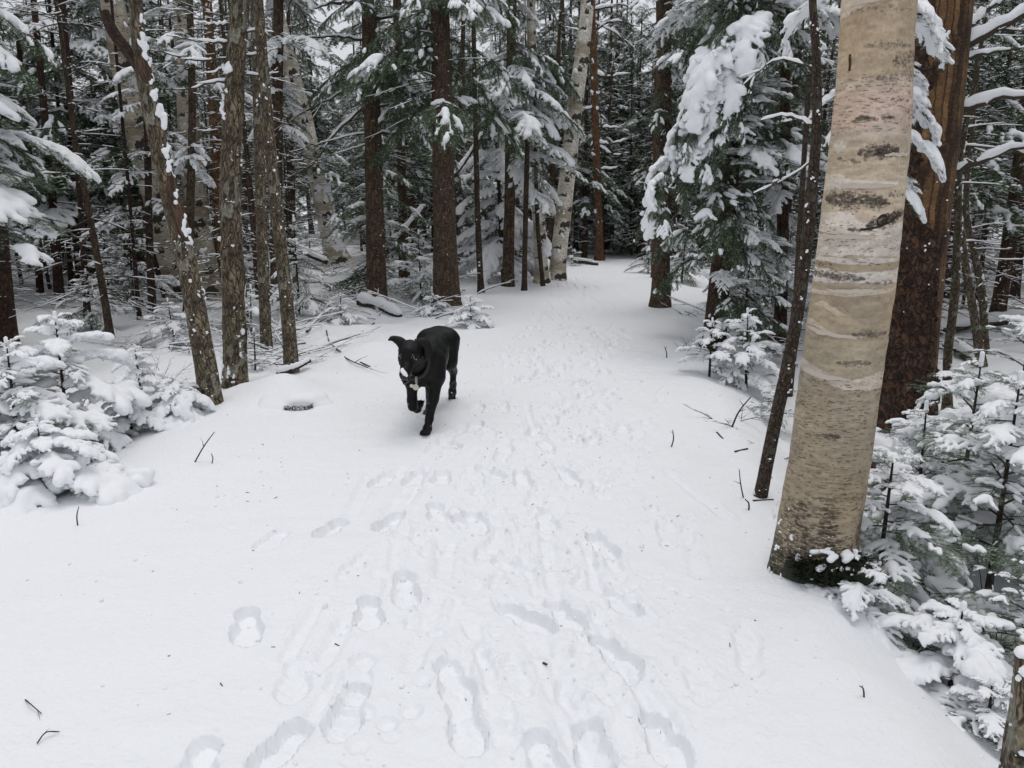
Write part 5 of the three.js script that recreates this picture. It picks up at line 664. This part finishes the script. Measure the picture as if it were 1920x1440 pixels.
// fallen wood
function fallen(label, pts, w, seed, { thick = 1.1, name = 'fallen_log', category = 'log', mat = M.stickBark, lifts, snowy = 1, twigs = 0 } = {}) {
  const p = pts.map(([x, y, l = 0, Z]) => { if (Z) return at(x, y, Z); const g = ground(x, y); g.y += l; return g; }), g = thing(name, label, category, p[0].clone()), r = rng(seed), gb = new GB(), sn = new GB(), r0 = w / 2 * depthPx(p[0]), [a, b] = spline(p, p.map((_, i) => r0 * (1 - 0.4 * i / p.length)), 18);
  tube(gb, a, b, 10, WHITE, { tile: 0.5, disp: (v, q) => r0 * 0.12 * n3(v * 12, q * 2, seed) }); part('wood', local(retouchNormals(gb.build()), g), mat, g);
  snowAlong(sn, a, b, r, snowy, thick); if (sn.n) part('log_snow', local(sn.build(), g), M.snow, g);
  return g;
}
fallen('dark fallen limb with snow on top between the two straight spruces', [[672, 574, 0.06], [705, 580, 0.05], [738, 592, 0.03], [752, 594, 0.0]], 11, 601, { thick: 1.8 });
fallen('short snow-topped fallen stick beside the slender mottled trunk', [[520, 708, 0.03], [552, 702, 0.05], [582, 690, 0.07]], 9, 602, { name: 'fallen_stick', category: 'stick', thick: 1.2 });
fallen('white snow-covered log leaning up between the two straight spruces', [[718, 478, 0.1, 15.2], [752, 444, 0, 15.2], [798, 388, 0, 15.2]], 13, 603, { thick: 1.0 });
fallen('snow-covered log lying across the right edge behind the alder stems', [[1738, 632, 0.06], [1820, 622, 0.08], [1940, 610, 0.1]], 17, 604, { thick: 1.3, mat: M.spruceBark });
fallen('dark log half buried in snow on the right, near the alder stems', [[1775, 655, 0.05], [1810, 676, 0.06], [1842, 690, 0.02]], 18, 605, { thick: 0.9 });
fallen('mossy snow-buried log between the large birch and the dead trunk', [[1606, 872, 0.08], [1650, 910, 0.12], [1720, 930, 0.1]], 44, 606, { mat: M.greyBark, thick: 1.15 });
fallen('dark log under the fir at the end of the trail, left of the larch', [[1076, 495, 0.06], [1098, 496, 0.06], [1120, 498, 0.03]], 8, 607, { thick: 0.8 });
fallen('snowy log slanting behind the leaning paper birch', [[540, 455, 0.1, 14], [580, 478, 0, 13.5], [612, 492, 0, 13.2]], 10, 608, {});
fallen('thin leaning pole with snow right of the thicker spruce', [[852, 330, 0, 13.6], [880, 290, 0, 13.8], [905, 250, 0, 14]], 8, 609, { thick: 0.9 });
fallen('dark branch lying in the snow behind the slender mottled trunk', [[575, 626, 0.03], [610, 600, 0.1], [670, 572, 0.12]], 4, 610, { name: 'fallen_stick', category: 'stick', thick: 1.3 });
// twigs and scraps on the snow
function twig(label, pts, w, seed, { forks = 1, lift = 0.012 } = {}) { const p = pts.map(([x, y], i) => ground(x, y)), g = thing('twig', label, 'twig', p[0].clone()), r = rng(seed), gb = new GB(); p.forEach((q, i) => { q.y += 0.004 + lift * Math.sin(Math.PI * i / (p.length - 1 || 1)) * (p.length > 2 ? 1 : 0); }); const [a, b] = spline(p, p.map((_, i) => w / 2 * depthPx(p[0]) * (1 - 0.5 * i / p.length)), 10); tube(gb, a, b, 5, WOODC); for (let k = 0; k < forks; k++) { const i = 3 + r.i(6); deadBranch(gb, new GB(), a[i], a[i + 1].clone().sub(a[i]).normalize().add(V(r.r(-0.6, 0.6), 0.2, r.r(-0.6, 0.6))), a[0].distanceTo(a[10]) * r.r(0.2, 0.45), b[i] * 0.7, r, { sub: false, snowy: 0 }); } part('stem', local(gb.build(), g), M.twig, g); return g; }
const standTwig = (label, px, py, qx, qy, w, seed, forks = 1) => { const f = ground(px, py), t = at(qx, qy, -f.z), g = thing('twig', label, 'twig', f), gb = new GB(), r = rng(seed), [a, b] = spline([f.clone().add(V(0, -0.03, 0)), f.clone().lerp(t, 0.5).add(V(r.r(-0.02, 0.02), 0, r.r(-0.02, 0.02))), t], [1, 0.8, 0.5].map((k) => k * w / 2 * depthPx(f)), 10); tube(gb, a, b, 5, WOODC); for (let k = 0; k < forks; k++) { const i = 4 + r.i(5); deadBranch(gb, new GB(), a[i], V(r.r(-0.8, 0.8), r.r(0.2, 0.9), r.r(-0.3, 0.3)), f.distanceTo(t) * r.r(0.2, 0.4), b[i] * 0.7, r, { sub: false, snowy: 0 }); } part('stem', local(gb.build(), g), M.twig, g); return g; };
standTwig('curved bare twig standing in the snow right of the left fir group', 360, 866, 402, 810, 3, 1, 1);
standTwig('tiny upright twig beside the curved one', 394, 868, 396, 850, 2.5, 2, 0);
standTwig('short upright stalk in the snow below the left fir group', 146, 986, 148, 950, 3, 3, 0);
standTwig('thin stalk in the snow right of the trail, level with the dog', 1257, 836, 1261, 806, 3, 4, 1);
standTwig('thin bent stalk in front of the leaning sapling', 1396, 930, 1386, 880, 3, 5, 1);
standTwig('forked bare twig right of the trail below the large fir', 1370, 800, 1408, 744, 4, 6, 2);
standTwig('short dark stalk by the foot of the large birch', 1403, 958, 1397, 936, 4, 7, 0);
standTwig('forked dark twig on the snow bank at lower right', 1622, 1308, 1612, 1286, 4, 8, 1);
standTwig('thin twig left of the forked one under the large fir', 1250, 670, 1246, 650, 2.5, 9, 1);
twig('small dark twig in the lower left snow', [[48, 1314], [60, 1330], [78, 1340]], 2.6, 11);
twig('dark forked twig at the lower left corner', [[70, 1396], [88, 1382], [112, 1374]], 3, 12, { forks: 2 });
twig('long arched twig in the snow left of the dog', [[612, 620], [618, 646], [640, 660]], 2.4, 13, { lift: 0.03 });
twig('curved twig nearer the dog, pointing right', [[630, 655], [660, 682], [690, 690]], 2.4, 14, { forks: 2, lift: 0.02 });
twig('broken dark twig close left of the dog', [[676, 680], [694, 688]], 3, 15);
twig('short stick lying behind the dog on the left', [[680, 622], [702, 606]], 3.4, 16, { forks: 0 });
twig('thin stick beside the standing sapling foot', [[1412, 940], [1450, 938]], 4, 17, { forks: 0 });
twig('dark bark scrap in the snow right of the trail', [[1344, 812], [1356, 824]], 4, 18, { forks: 0 });
twig('brown curled leaf scrap under the twigs at the trail edge', [[1378, 848], [1402, 842]], 4, 19, { forks: 0 });
twig('tiny dark scrap on the trail in the lower left middle', [[576, 1228], [586, 1226]], 5, 20, { forks: 0 });
twig('tiny dark scrap on the trail below the middle', [[1018, 1245], [1026, 1248]], 5, 21, { forks: 0 });
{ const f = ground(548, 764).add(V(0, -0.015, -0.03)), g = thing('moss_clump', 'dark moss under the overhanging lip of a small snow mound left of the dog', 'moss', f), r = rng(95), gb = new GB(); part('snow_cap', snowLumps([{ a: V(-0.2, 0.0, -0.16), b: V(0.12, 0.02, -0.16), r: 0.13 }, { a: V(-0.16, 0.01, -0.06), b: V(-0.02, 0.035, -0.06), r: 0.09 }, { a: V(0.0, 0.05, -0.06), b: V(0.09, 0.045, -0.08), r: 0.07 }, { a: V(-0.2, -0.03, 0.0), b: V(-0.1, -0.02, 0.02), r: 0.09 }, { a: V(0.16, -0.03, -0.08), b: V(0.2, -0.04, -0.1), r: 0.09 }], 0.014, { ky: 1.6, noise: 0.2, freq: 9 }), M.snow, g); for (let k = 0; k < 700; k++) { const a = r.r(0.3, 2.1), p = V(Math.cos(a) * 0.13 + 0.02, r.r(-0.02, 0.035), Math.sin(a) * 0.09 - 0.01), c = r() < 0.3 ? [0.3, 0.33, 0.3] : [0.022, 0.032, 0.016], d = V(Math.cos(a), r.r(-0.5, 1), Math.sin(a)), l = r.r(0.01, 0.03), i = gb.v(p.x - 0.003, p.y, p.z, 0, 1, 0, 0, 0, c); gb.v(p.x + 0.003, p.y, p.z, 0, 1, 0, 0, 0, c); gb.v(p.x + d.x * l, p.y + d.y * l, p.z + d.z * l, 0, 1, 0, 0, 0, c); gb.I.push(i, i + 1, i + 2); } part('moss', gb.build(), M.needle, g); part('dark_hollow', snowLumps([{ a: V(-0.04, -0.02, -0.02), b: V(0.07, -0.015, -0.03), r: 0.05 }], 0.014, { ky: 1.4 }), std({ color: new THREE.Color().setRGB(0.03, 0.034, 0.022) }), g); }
{ const f = ground(260, 905), g = thing('snow_clod', 'small knobbly snow clod on the smooth snow below the left fir group', 'snow clod', f); part('clod', snowLumps([{ a: V(-0.03, 0.045, 0), b: V(0.05, 0.05, -0.02), r: 0.03 }, { a: V(-0.04, 0.0, 0), b: V(-0.03, 0.05, 0), r: 0.025 }, { a: V(0.05, 0.0, 0.02), b: V(0.06, 0.05, 0), r: 0.028 }, { a: V(-0.02, 0.0, 0.03), b: V(0.01, 0.02, 0.04), r: 0.03 }], 0.007, { ky: 1, noise: 0.3 }), M.snow, g); }

// ---------------------------------------------------------------- the dog
{
  const foot = ground(790, 812), yaw = -0.06, g = thing('dog', 'black dog with a snowy nose trotting towards the viewer along the trail', 'dog', V(foot.x + 0.02, foot.y, foot.z - 0.24));
  g.rotation.y = yaw;
  // joints in the dog's own axes: +z forward, +x its left, y up from the snow. [a, b, ra, rb]
  const J = (a, b, ra, rb, k = 0.035) => ({ a: V(...a), b: V(...b), ra, rb, k });
  const bones = [
    // trunk: chest deep in front, belly tucked up, croup
    J([0, 0.43, 0.06], [0, 0.455, -0.2], 0.116, 0.12, 0.05), J([0, 0.455, -0.2], [0, 0.485, -0.42], 0.114, 0.09, 0.05), J([0, 0.485, -0.42], [0, 0.505, -0.58], 0.092, 0.106, 0.05),
    J([0, 0.38, 0.05], [0, 0.40, -0.14], 0.10, 0.095, 0.05), J([0, 0.53, 0.0], [0, 0.54, -0.3], 0.06, 0.055, 0.05), J([0, 0.40, 0.13], [0, 0.47, 0.1], 0.085, 0.1, 0.05),
    // neck and head, carried low and forward
    J([0, 0.50, 0.08], [-0.045, 0.55, 0.25], 0.096, 0.078, 0.05), J([0, 0.42, 0.12], [-0.045, 0.49, 0.26], 0.085, 0.07, 0.05),
    J([-0.055, 0.575, 0.30], [-0.055, 0.565, 0.345], 0.078, 0.068, 0.03), J([-0.055, 0.53, 0.35], [-0.064, 0.452, 0.455], 0.05, 0.035, 0.022), J([-0.06, 0.488, 0.35], [-0.068, 0.392, 0.415], 0.036, 0.02, 0.01),
    J([-0.022, 0.53, 0.325], [-0.03, 0.51, 0.355], 0.038, 0.03, 0.02), J([-0.092, 0.53, 0.325], [-0.09, 0.51, 0.355], 0.038, 0.03, 0.02),
    // left front leg: planted, reaching forward
    J([0.075, 0.46, 0.05], [0.085, 0.36, 0.10], 0.075, 0.06), J([0.085, 0.36, 0.10], [0.07, 0.22, 0.15], 0.05, 0.034, 0.03), J([0.07, 0.22, 0.15], [0.045, 0.09, 0.205], 0.033, 0.026, 0.02), J([0.045, 0.09, 0.205], [0.035, 0.03, 0.235], 0.026, 0.027, 0.02), J([0.035, 0.024, 0.235], [0.03, 0.018, 0.285], 0.03, 0.024, 0.02),
    // right front leg: lifted, wrist folded back
    J([-0.075, 0.45, 0.06], [-0.085, 0.34, 0.10], 0.072, 0.056), J([-0.085, 0.34, 0.10], [-0.085, 0.20, 0.125], 0.046, 0.032, 0.03), J([-0.085, 0.20, 0.125], [-0.082, 0.155, 0.125], 0.033, 0.031, 0.02), J([-0.082, 0.155, 0.125], [-0.062, 0.125, 0.07], 0.03, 0.026, 0.02), J([-0.062, 0.125, 0.07], [-0.052, 0.14, 0.035], 0.03, 0.024, 0.02),
    // right hind leg: standing under the body, seen behind the planted foreleg
    J([-0.065, 0.50, -0.52], [-0.075, 0.34, -0.36], 0.1, 0.062), J([-0.075, 0.34, -0.36], [-0.06, 0.19, -0.42], 0.055, 0.032, 0.03), J([-0.06, 0.19, -0.42], [-0.04, 0.06, -0.30], 0.028, 0.024, 0.02), J([-0.04, 0.028, -0.29], [-0.04, 0.02, -0.235], 0.03, 0.024, 0.02),
    // left hind leg: swung back, paw lifted behind
    J([0.065, 0.50, -0.54], [0.085, 0.35, -0.50], 0.105, 0.066), J([0.085, 0.35, -0.50], [0.095, 0.24, -0.66], 0.056, 0.032, 0.03), J([0.095, 0.24, -0.66], [0.085, 0.125, -0.70], 0.028, 0.024, 0.02), J([0.085, 0.125, -0.70], [0.08, 0.055, -0.70], 0.027, 0.03, 0.02), J([0.08, 0.06, -0.69], [0.08, 0.035, -0.67], 0.03, 0.024, 0.02),
    // tail behind, mostly hidden
    J([0, 0.54, -0.64], [0.0, 0.46, -0.76], 0.034, 0.026, 0.03), J([0.0, 0.46, -0.76], [-0.01, 0.36, -0.84], 0.026, 0.014, 0.02),
  ];
  // toes: four short ones on each paw
  for (const [c, d] of [[[0.03, 0.018, 0.285], [0, 0, 1]], [[-0.04, 0.02, -0.235], [0, 0, 1]]]) for (const x of [-0.024, -0.008, 0.008, 0.024]) bones.push(J([c[0] + x, 0.018, c[2] - 0.012], [c[0] + x * 1.15, 0.013, c[2] + 0.026 - Math.abs(x) * 0.3], 0.013, 0.010, 0.006));
  for (const x of [-0.018, -0.006, 0.006, 0.018]) { bones.push(J([-0.052 + x, 0.14, 0.035], [-0.05 + x * 1.2, 0.165, 0.02], 0.012, 0.010, 0.006)); bones.push(J([0.08 + x, 0.045, -0.67], [0.08 + x * 1.2, 0.01, -0.675], 0.012, 0.010, 0.006)); }
  const cap = (x, y, z, b) => { const dx = b.b.x - b.a.x, dy = b.b.y - b.a.y, dz = b.b.z - b.a.z, px = x - b.a.x, py = y - b.a.y, pz = z - b.a.z, t = clamp((px * dx + py * dy + pz * dz) / (dx * dx + dy * dy + dz * dz || 1e-9), 0, 1); return Math.hypot(px - dx * t, py - dy * t, pz - dz * t) - lerp(b.ra, b.rb, t); };
  const cell = 0.008, lo = [-0.26, -0.01, -0.92], nx = 66, ny = 90, nz = 182, F = new Float32Array(nx * ny * nz).fill(-1);
  for (let k = 0; k < nz; k++) for (let j = 0; j < ny; j++) for (let i = 0; i < nx; i++) { const x = lo[0] + i * cell, y = lo[1] + j * cell, z = lo[2] + k * cell; let d = 9; for (const b of bones) { const e = cap(x, y, z, b); if (e > 0.12 + b.k && d < 9) { d = Math.min(d, e); continue; } const h = clamp(0.5 + 0.5 * (d - e) / b.k, 0, 1); d = lerp(d, e, h) - b.k * h * (1 - h); } F[i + j * nx + k * nx * ny] = -d + 0.0018 * n3(x * 60, y * 36, z * 36); }
  const fur = std({ vertexColors: true, roughness: 0.5 }); fur.specularIntensity = 0.4;
  const body = surfaceNets(F, nx, ny, nz, lo, cell, 0, (x, y, z) => { const q = 0.0035 + 0.002 * n3(x * 40, y * 20, z * 20); const frost = y < 0.16 && z < -0.2 ? clamp(0.35 + n3(x * 90, y * 90, z * 90), 0, 1) * 0.07 : 0; return [q + frost, q * 0.97 + frost, q * 0.98 + frost]; });
  part('body', body, fur, g);
  { // short coat lying back along the body
    const r = rng(97), gb = new GB(), p = body.attributes.position, n = body.attributes.normal, ix = body.index.array; for (let k = 0; k < 9000; k++) { const f = r.i(ix.length / 3) * 3, a = ix[f], N2 = V(n.getX(a), n.getY(a), n.getZ(a)), q = V(p.getX(a), p.getY(a), p.getZ(a)); if (q.y < 0.05) continue; const d = V(r.r(-0.25, 0.25), -0.35 + r.r(-0.2, 0.2), -1); d.addScaledVector(N2, -d.dot(N2)).normalize().addScaledVector(N2, r.r(0.12, 0.5)); const l = r.r(0.012, 0.026), s = V().crossVectors(d, N2).normalize().multiplyScalar(0.0022), t = 0.003 + 0.008 * r() * r(), c = [t, t * 0.97, t * 0.98], i = gb.v(q.x + s.x, q.y + s.y, q.z + s.z, N2.x, N2.y, N2.z, 0, 0, c); gb.v(q.x - s.x, q.y - s.y, q.z - s.z, N2.x, N2.y, N2.z, 0, 0, c); gb.v(q.x + d.x * l, q.y + d.y * l, q.z + d.z * l, N2.x, N2.y, N2.z, 0, 0, c); gb.I.push(i, i + 1, i + 2); }
    const m = part('coat', gb.build(), fur, g); m.userData.kind = 'stuff';
    const sn = new GB(); for (let k = 0; k < 60; k++) { const i = r.i(p.count), y = p.getY(i); if (y > 0.2 || y < 0.02) continue; const s = r.r(0.002, 0.006); sn.add(ICO0, new THREE.Matrix4().compose(V(p.getX(i), y, p.getZ(i)), new THREE.Quaternion(), V(s, s, s))); } const q = part('leg_snow', sn.build(), M.snow, g); q.userData.kind = 'stuff';
  }
  // ears: the right one flung out sideways with a bent tip, the left one folded down
  const ear = (pts, w) => { const gb = new GB(); pts.forEach((p, i) => { const q = w[i], n = pts[Math.min(i + 1, pts.length - 1)].clone().sub(pts[Math.max(0, i - 1)]).normalize(), s = V().crossVectors(n, V(0.1, 0.2, 1)).normalize(); [[1, 0], [0.55, 0.011], [0, 0.013], [-0.55, 0.011], [-1, 0], [-0.55, -0.006], [0, -0.005], [0.55, -0.006]].forEach(([a, z]) => gb.v(p.x + s.x * q * a, p.y + s.y * q * a, p.z + s.z * q * a + z * Math.min(1, q / 0.02), 0, 0, 1, 0, 0, [0.009, 0.008, 0.008])); if (i) for (let k = 0; k < 8; k++) { const a = (i - 1) * 8 + k, b = (i - 1) * 8 + (k + 1) % 8; gb.I.push(a, b, b + 8, a, b + 8, a + 8); } }); return retouchNormals(gb.build()); };
  const curve = (pts) => new THREE.CatmullRomCurve3(pts.map((p) => V(...p))).getPoints(14), wide = (f) => Array.from({ length: 15 }, (_, i) => f(i / 14));
  part('ear', ear(curve([[-0.09, 0.60, 0.285], [-0.125, 0.635, 0.275], [-0.15, 0.648, 0.275], [-0.172, 0.656, 0.285], [-0.196, 0.648, 0.30]]), wide((t) => 0.040 * (1 - t * 0.72) * (t > 0.9 ? 0.6 : 1))), fur, g);
  part('ear', ear(curve([[-0.01, 0.615, 0.285], [0.028, 0.628, 0.275], [0.05, 0.605, 0.275], [0.055, 0.56, 0.285], [0.045, 0.52, 0.295]]), wide((t) => 0.042 * (1 - t * 0.5) * (t > 0.9 ? 0.6 : 1))), fur, g);
  const wet = std({ color: new THREE.Color().setRGB(0.012, 0.01, 0.01), roughness: 0.15 });
  for (const s of [-1, 1]) { const e = part('eye', new THREE.SphereGeometry(0.0115, 16, 12), wet, g); e.position.set(-0.056 + s * 0.037, 0.566, 0.402); }
  const nose = part('nose', snowLumps([{ a: V(-0.076, 0.442, 0.482), b: V(-0.054, 0.442, 0.482), r: 0.013 }, { a: V(-0.065, 0.432, 0.482), b: V(-0.065, 0.444, 0.487), r: 0.013 }], 0.004, { noise: 0, ky: 1 }), std({ color: new THREE.Color().setRGB(0.01, 0.01, 0.01), roughness: 0.4 }), g);
  part('nose_snow', snowLumps([{ a: V(-0.072, 0.478, 0.472), b: V(-0.056, 0.464, 0.486), r: 0.014 }, { a: V(-0.058, 0.462, 0.488), b: V(-0.047, 0.452, 0.486), r: 0.009 }, { a: V(-0.08, 0.486, 0.462), b: V(-0.075, 0.49, 0.458), r: 0.008 }], 0.0035, { ky: 1, noise: 0.5, freq: 60 }), M.snow, g);
  { const r = rng(96), gb = new GB(); for (let k = 0; k < 16; k++) { const s = r.r(0.0012, 0.003), m = new THREE.Matrix4().compose(V(-0.056 + r.r(-0.06, 0.06), r.r(0.5, 0.585), 0.40 + r.r(-0.005, 0.012)), new THREE.Quaternion(), V(s, s, s)); gb.add(ICO0, m); } part('snow_flecks', gb.build(), M.snow, g); }
  part('tongue', snowLumps([{ a: V(-0.058, 0.420, 0.425), b: V(-0.054, 0.414, 0.442), r: 0.010, q: 0.008 }, { a: V(-0.036, 0.436, 0.425), b: V(-0.030, 0.446, 0.41), r: 0.006 }], 0.003, { ky: 1.6, noise: 0 }), std({ color: new THREE.Color().setRGB(0.3, 0.1, 0.11), roughness: 0.45 }), g);
  part('lower_lip', snowLumps([{ a: V(-0.092, 0.405, 0.412), b: V(-0.068, 0.386, 0.432), r: 0.005 }, { a: V(-0.068, 0.386, 0.432), b: V(-0.044, 0.404, 0.42), r: 0.005 }], 0.003, { ky: 1, noise: 0 }), std({ color: new THREE.Color().setRGB(0.07, 0.065, 0.065), roughness: 0.3 }), g);
  // collar with a pale hanging clip and disc
  const metal = std({ color: new THREE.Color().setRGB(0.62, 0.58, 0.52), metalness: 0.8, roughness: 0.35 });
  { const c = new THREE.TorusGeometry(0.088, 0.011, 10, 40); c.scale(1, 1.18, 1.6); const m = part('collar', c, std({ color: new THREE.Color().setRGB(0.008, 0.008, 0.009), roughness: 0.6 }), g); m.position.set(-0.035, 0.475, 0.215); m.rotation.x = -0.5; m.rotation.y = -0.15; }
  { const gb = new GB(); for (let k = 0; k < 4; k++) { const t = new THREE.TorusGeometry(0.0085, 0.002, 6, 12); gb.add(t, new THREE.Matrix4().compose(V(-0.016, 0.40 - k * 0.0125, 0.318 - k * 0.002), new THREE.Quaternion().setFromEuler(new THREE.Euler(0, k % 2 ? 1.2 : 0.2, 0)), V(0.8, 1, 1))); } part('collar_chain', gb.build(), metal, g); }
  { const t = new THREE.CylinderGeometry(0.02, 0.02, 0.006, 24); t.rotateX(Math.PI / 2 - 0.2); const m = part('collar_disc', t, std({ color: new THREE.Color().setRGB(0.6, 0.55, 0.46), metalness: 0.3, roughness: 0.45 }), g); m.position.set(-0.02, 0.338, 0.318); const t2 = new THREE.CylinderGeometry(0.012, 0.014, 0.005, 20); t2.rotateX(Math.PI / 2 + 0.2); const m2 = part('collar_tag', t2, metal, g); m2.position.set(-0.048, 0.345, 0.312); }
}

// ---------------------------------------------------------------- the woodland behind and on both sides, one mass
{
  const r = rng(700), wood = new THREE.Group(); wood.name = 'forest'; scene.add(wood); tag(wood, 'dense snow-laden conifer forest filling everything behind the nearer trunks', 'forest', null, 'stuff');
  const lists = {}; const add = (kind, i, x, z, s, yaw) => { (lists[kind + i] ??= { t: FAR[kind][i], m: [] }).m.push(new THREE.Matrix4().compose(V(x, H0(x, z) - 0.05, z), new THREE.Quaternion().setFromEuler(new THREE.Euler(0, yaw, 0)), V(s, s * r.r(0.9, 1.15), s))); };
  const taken = heroes.map((h) => ({ ...h })), free = (x, z, d) => { for (const t of taken) if ((t.x - x) ** 2 + (t.z - z) ** 2 < (t.r + d) ** 2) return false; return true; };
  const seen = heroes.filter((h) => h.see).map((h) => ({ z: h.z, p0: Math.min(...h.p), p1: Math.max(...h.p), w: h.see / 2 })), clear = (x, z, d) => { const q = 960 + x / -z * FL; for (const s of seen) if (z > s.z + 0.2 && q > s.p0 - s.w - d * FL / -z && q < s.p1 + s.w + d * FL / -z) return false; return true; };
  const mid = (z) => (edgeL(z) + edgeR(z)) / 2;
  const zone = (n, pick, d, x0, x1, z0, z1, ok, sc = [0.8, 1.2]) => { let k = 0; for (let q = 0; q < n * 30 && k < n; q++) { const x = r.r(x0, x1), z = -r.r(z0, z1); if (!ok(x, z) || !free(x, z, d)) continue; const [kind, i] = pick(); if (z > -24 && z < -1 && !clear(x, z, kind === 'tall' ? 0.9 : kind === 'snag' ? 0.1 : 0.35)) continue; add(kind, i, x, z, r.r(...sc), r() * 6.283); taken.push({ x, z, r: d }); k++; } };
  const tall = () => ['tall', r.i(3)], young = () => ['young', r.i(2)], pole = () => ['pole', r.i(2)], snag = () => ['snag', r.i(2)], mixd = () => { const q = r(); return q < 0.38 ? tall() : q < 0.58 ? pole() : q < 0.88 ? snag() : young(); };
  const px = (x, z) => 960 + x / -z * FL; // rough bearing
  const trail = (x, z) => { const a = edgeL(z) - 1.0, b = edgeR(z) + (-z > 11 ? 2.5 : 1.2); return -z > 21.5 || x < a || x > b; };
  // behind the hero trunks: left, right and beyond the bend
  zone(34, mixd, 0.55, -14, -2.2, 11.5, 18, (x, z) => trail(x, z) && px(x, z) < 960 && (-z > 12.5 || px(x, z) < 240));
  zone(60, mixd, 0.6, -22, 2, 16, 27, (x, z) => trail(x, z));
  zone(26, mixd, 0.55, 3.2, 12, 8.5, 16, (x, z) => trail(x, z) && px(x, z) > 1290);
  zone(46, mixd, 0.6, 3, 24, 15, 27, (x, z) => trail(x, z));
  zone(70, () => r() < 0.65 ? snag() : r() < 0.5 ? pole() : tall(), 0.3, -4, 10, 21.5, 29, (x, z) => true); zone(50, snag, 0.3, -9, -2.5, 9.5, 16, (x, z) => trail(x, z) && px(x, z) < 980); zone(20, snag, 0.3, 3.2, 9, 8, 15, (x, z) => px(x, z) > 1500);
  zone(16, tall, 0.45, 0.5, 6, 24, 33, () => true, [1.05, 1.4]); zone(60, tall, 0.7, -14, 20, 24, 40, () => true, [1, 1.4]); zone(64, mixd, 0.7, -36, 36, 27, 46, () => true, [0.9, 1.4]);
  zone(30, tall, 1.1, -60, 60, 46, 75, () => true, [1.1, 1.6]);
  // beside and behind the camera, outside the frame
  zone(8, tall, 0.9, -16, -5, 0, 9, (x, z) => px(x, z) < -350 || z > -0.5, [0.9, 1.2]);
  zone(8, tall, 0.9, 5.0, 16, 0, 9, (x, z) => px(x, z) > 2300 || z > -0.5, [0.9, 1.2]);
  for (const k in lists) for (const [n, geo, mat] of [['trunk', lists[k].t.wood, M.spruceBark], ['foliage', lists[k].t.fol, M.needle], ['foliage_snow', lists[k].t.snow, M.snow]]) { const im = new THREE.InstancedMesh(geo, mat, lists[k].m.length); lists[k].m.forEach((m, i) => im.setMatrixAt(i, m)); im.name = n; im.castShadow = im.receiveShadow = true; im.userData.kind = 'stuff'; wood.add(im); }
  console.log('forest trees', Object.values(lists).reduce((s, l) => s + l.m.length, 0));
}
{ // snowy brush and sticks on the forest floor, one mass
  const r = rng(800), o = new THREE.Group(); o.name = 'undergrowth'; scene.add(o); tag(o, 'low snowy brush and fallen twigs strewn over the forest floor off the trail', 'undergrowth', null, 'stuff');
  const protos = [0, 1, 2].map((k) => { const q = rng(810 + k), wood = new GB(), sn = new GB(); for (let i = 0; i < 9; i++) { const a = q() * 6.283; deadBranch(wood, sn, V(q.r(-0.3, 0.3), q.r(-0.02, 0.12), q.r(-0.3, 0.3)), V(Math.cos(a), q.r(0.0, 0.5), Math.sin(a)), q.r(0.4, 1.0), q.r(0.005, 0.012), q, { twigs: 4, snowy: 0.9, thick: 1.2, nr: 3 }); } return [wood.build(), sn.build(), []]; });
  for (let q = 0, k = 0; k < 190 && q < 6000; q++) { const z = -r.r(7, 22), x = r.r(-12, 12), a = edgeL(z) - 0.5, b = edgeR(z) + 0.7; if (x > a && x < b) continue; if (x > 0 && -z < 8.5) continue; const px = 960 + x / -z * FL; if (px < 330 && -z < 9 ) continue; protos[r.i(3)][2].push(mat4(V(x, H0(x, z), z), r() * 6.283, r.r(0.6, 1.2))); k++; }
  for (const [w, s, m] of protos) for (const [n, geo, mat] of [['twigs', w, M.twig], ['twig_snow', s, M.snow]]) { const im = new THREE.InstancedMesh(geo, mat, m.length); m.forEach((x, i) => im.setMatrixAt(i, x)); im.name = n; im.userData.kind = 'stuff'; im.castShadow = im.receiveShadow = true; o.add(im); }
}
{ // bits of bark, needles and snow crumbs fallen on the snow
  const r = rng(900), m = [], geo = new THREE.BoxGeometry(1, 0.35, 0.4); for (let i = 0; i < 260; i++) { const z = -r.r(2, 11), x = (r() - 0.5) * (2 + 0.55 * -z) + 0.2; const s = r.r(0.003, 0.011); m.push(new THREE.Matrix4().compose(V(x, HF(x, z) + 0.0015, z), new THREE.Quaternion().setFromEuler(new THREE.Euler(r.r(-0.3, 0.3), r() * 6.283, r.r(-0.3, 0.3))), V(s * r.r(0.7, 2.4), s * 0.7, s * r.r(0.3, 0.8)))); }
  const im = new THREE.InstancedMesh(geo, std({ color: new THREE.Color().setRGB(0.06, 0.045, 0.03) }), m.length); m.forEach((q, i) => im.setMatrixAt(i, q)); im.name = 'litter'; scene.add(im); tag(im, 'tiny bits of bark and needles scattered on the trail snow', 'litter', null, 'stuff');
  const c = []; for (let i = 0; i < 1300; i++) { const p = prints[r.i(prints.length)], a = r() * 6.283, d = r.r(0.03, 0.2), x = p.x + Math.cos(a) * d, z = p.z + Math.sin(a) * d; if (z < -9) continue; const s = r.r(0.003, 0.009) * (r() < 0.08 ? 1.8 : 1); c.push(new THREE.Matrix4().compose(V(x, HF(x, z) + s * 0.3, z), new THREE.Quaternion().setFromEuler(new THREE.Euler(r() * 3, r() * 6, r() * 3)), V(s, s * r.r(0.5, 0.9), s * r.r(0.6, 1)))); }
  const cm = new THREE.InstancedMesh(ICO1, M.snow, c.length); c.forEach((q, i) => cm.setMatrixAt(i, q)); cm.name = 'snow_crumbs'; scene.add(cm); tag(cm, 'small crumbs of kicked-up snow around the boot prints', 'snow crumbs', null, 'stuff');
}
scene.traverse((o) => { if (o.isMesh) o.castShadow = o.receiveShadow = true; });
renderer.render(scene, camera);
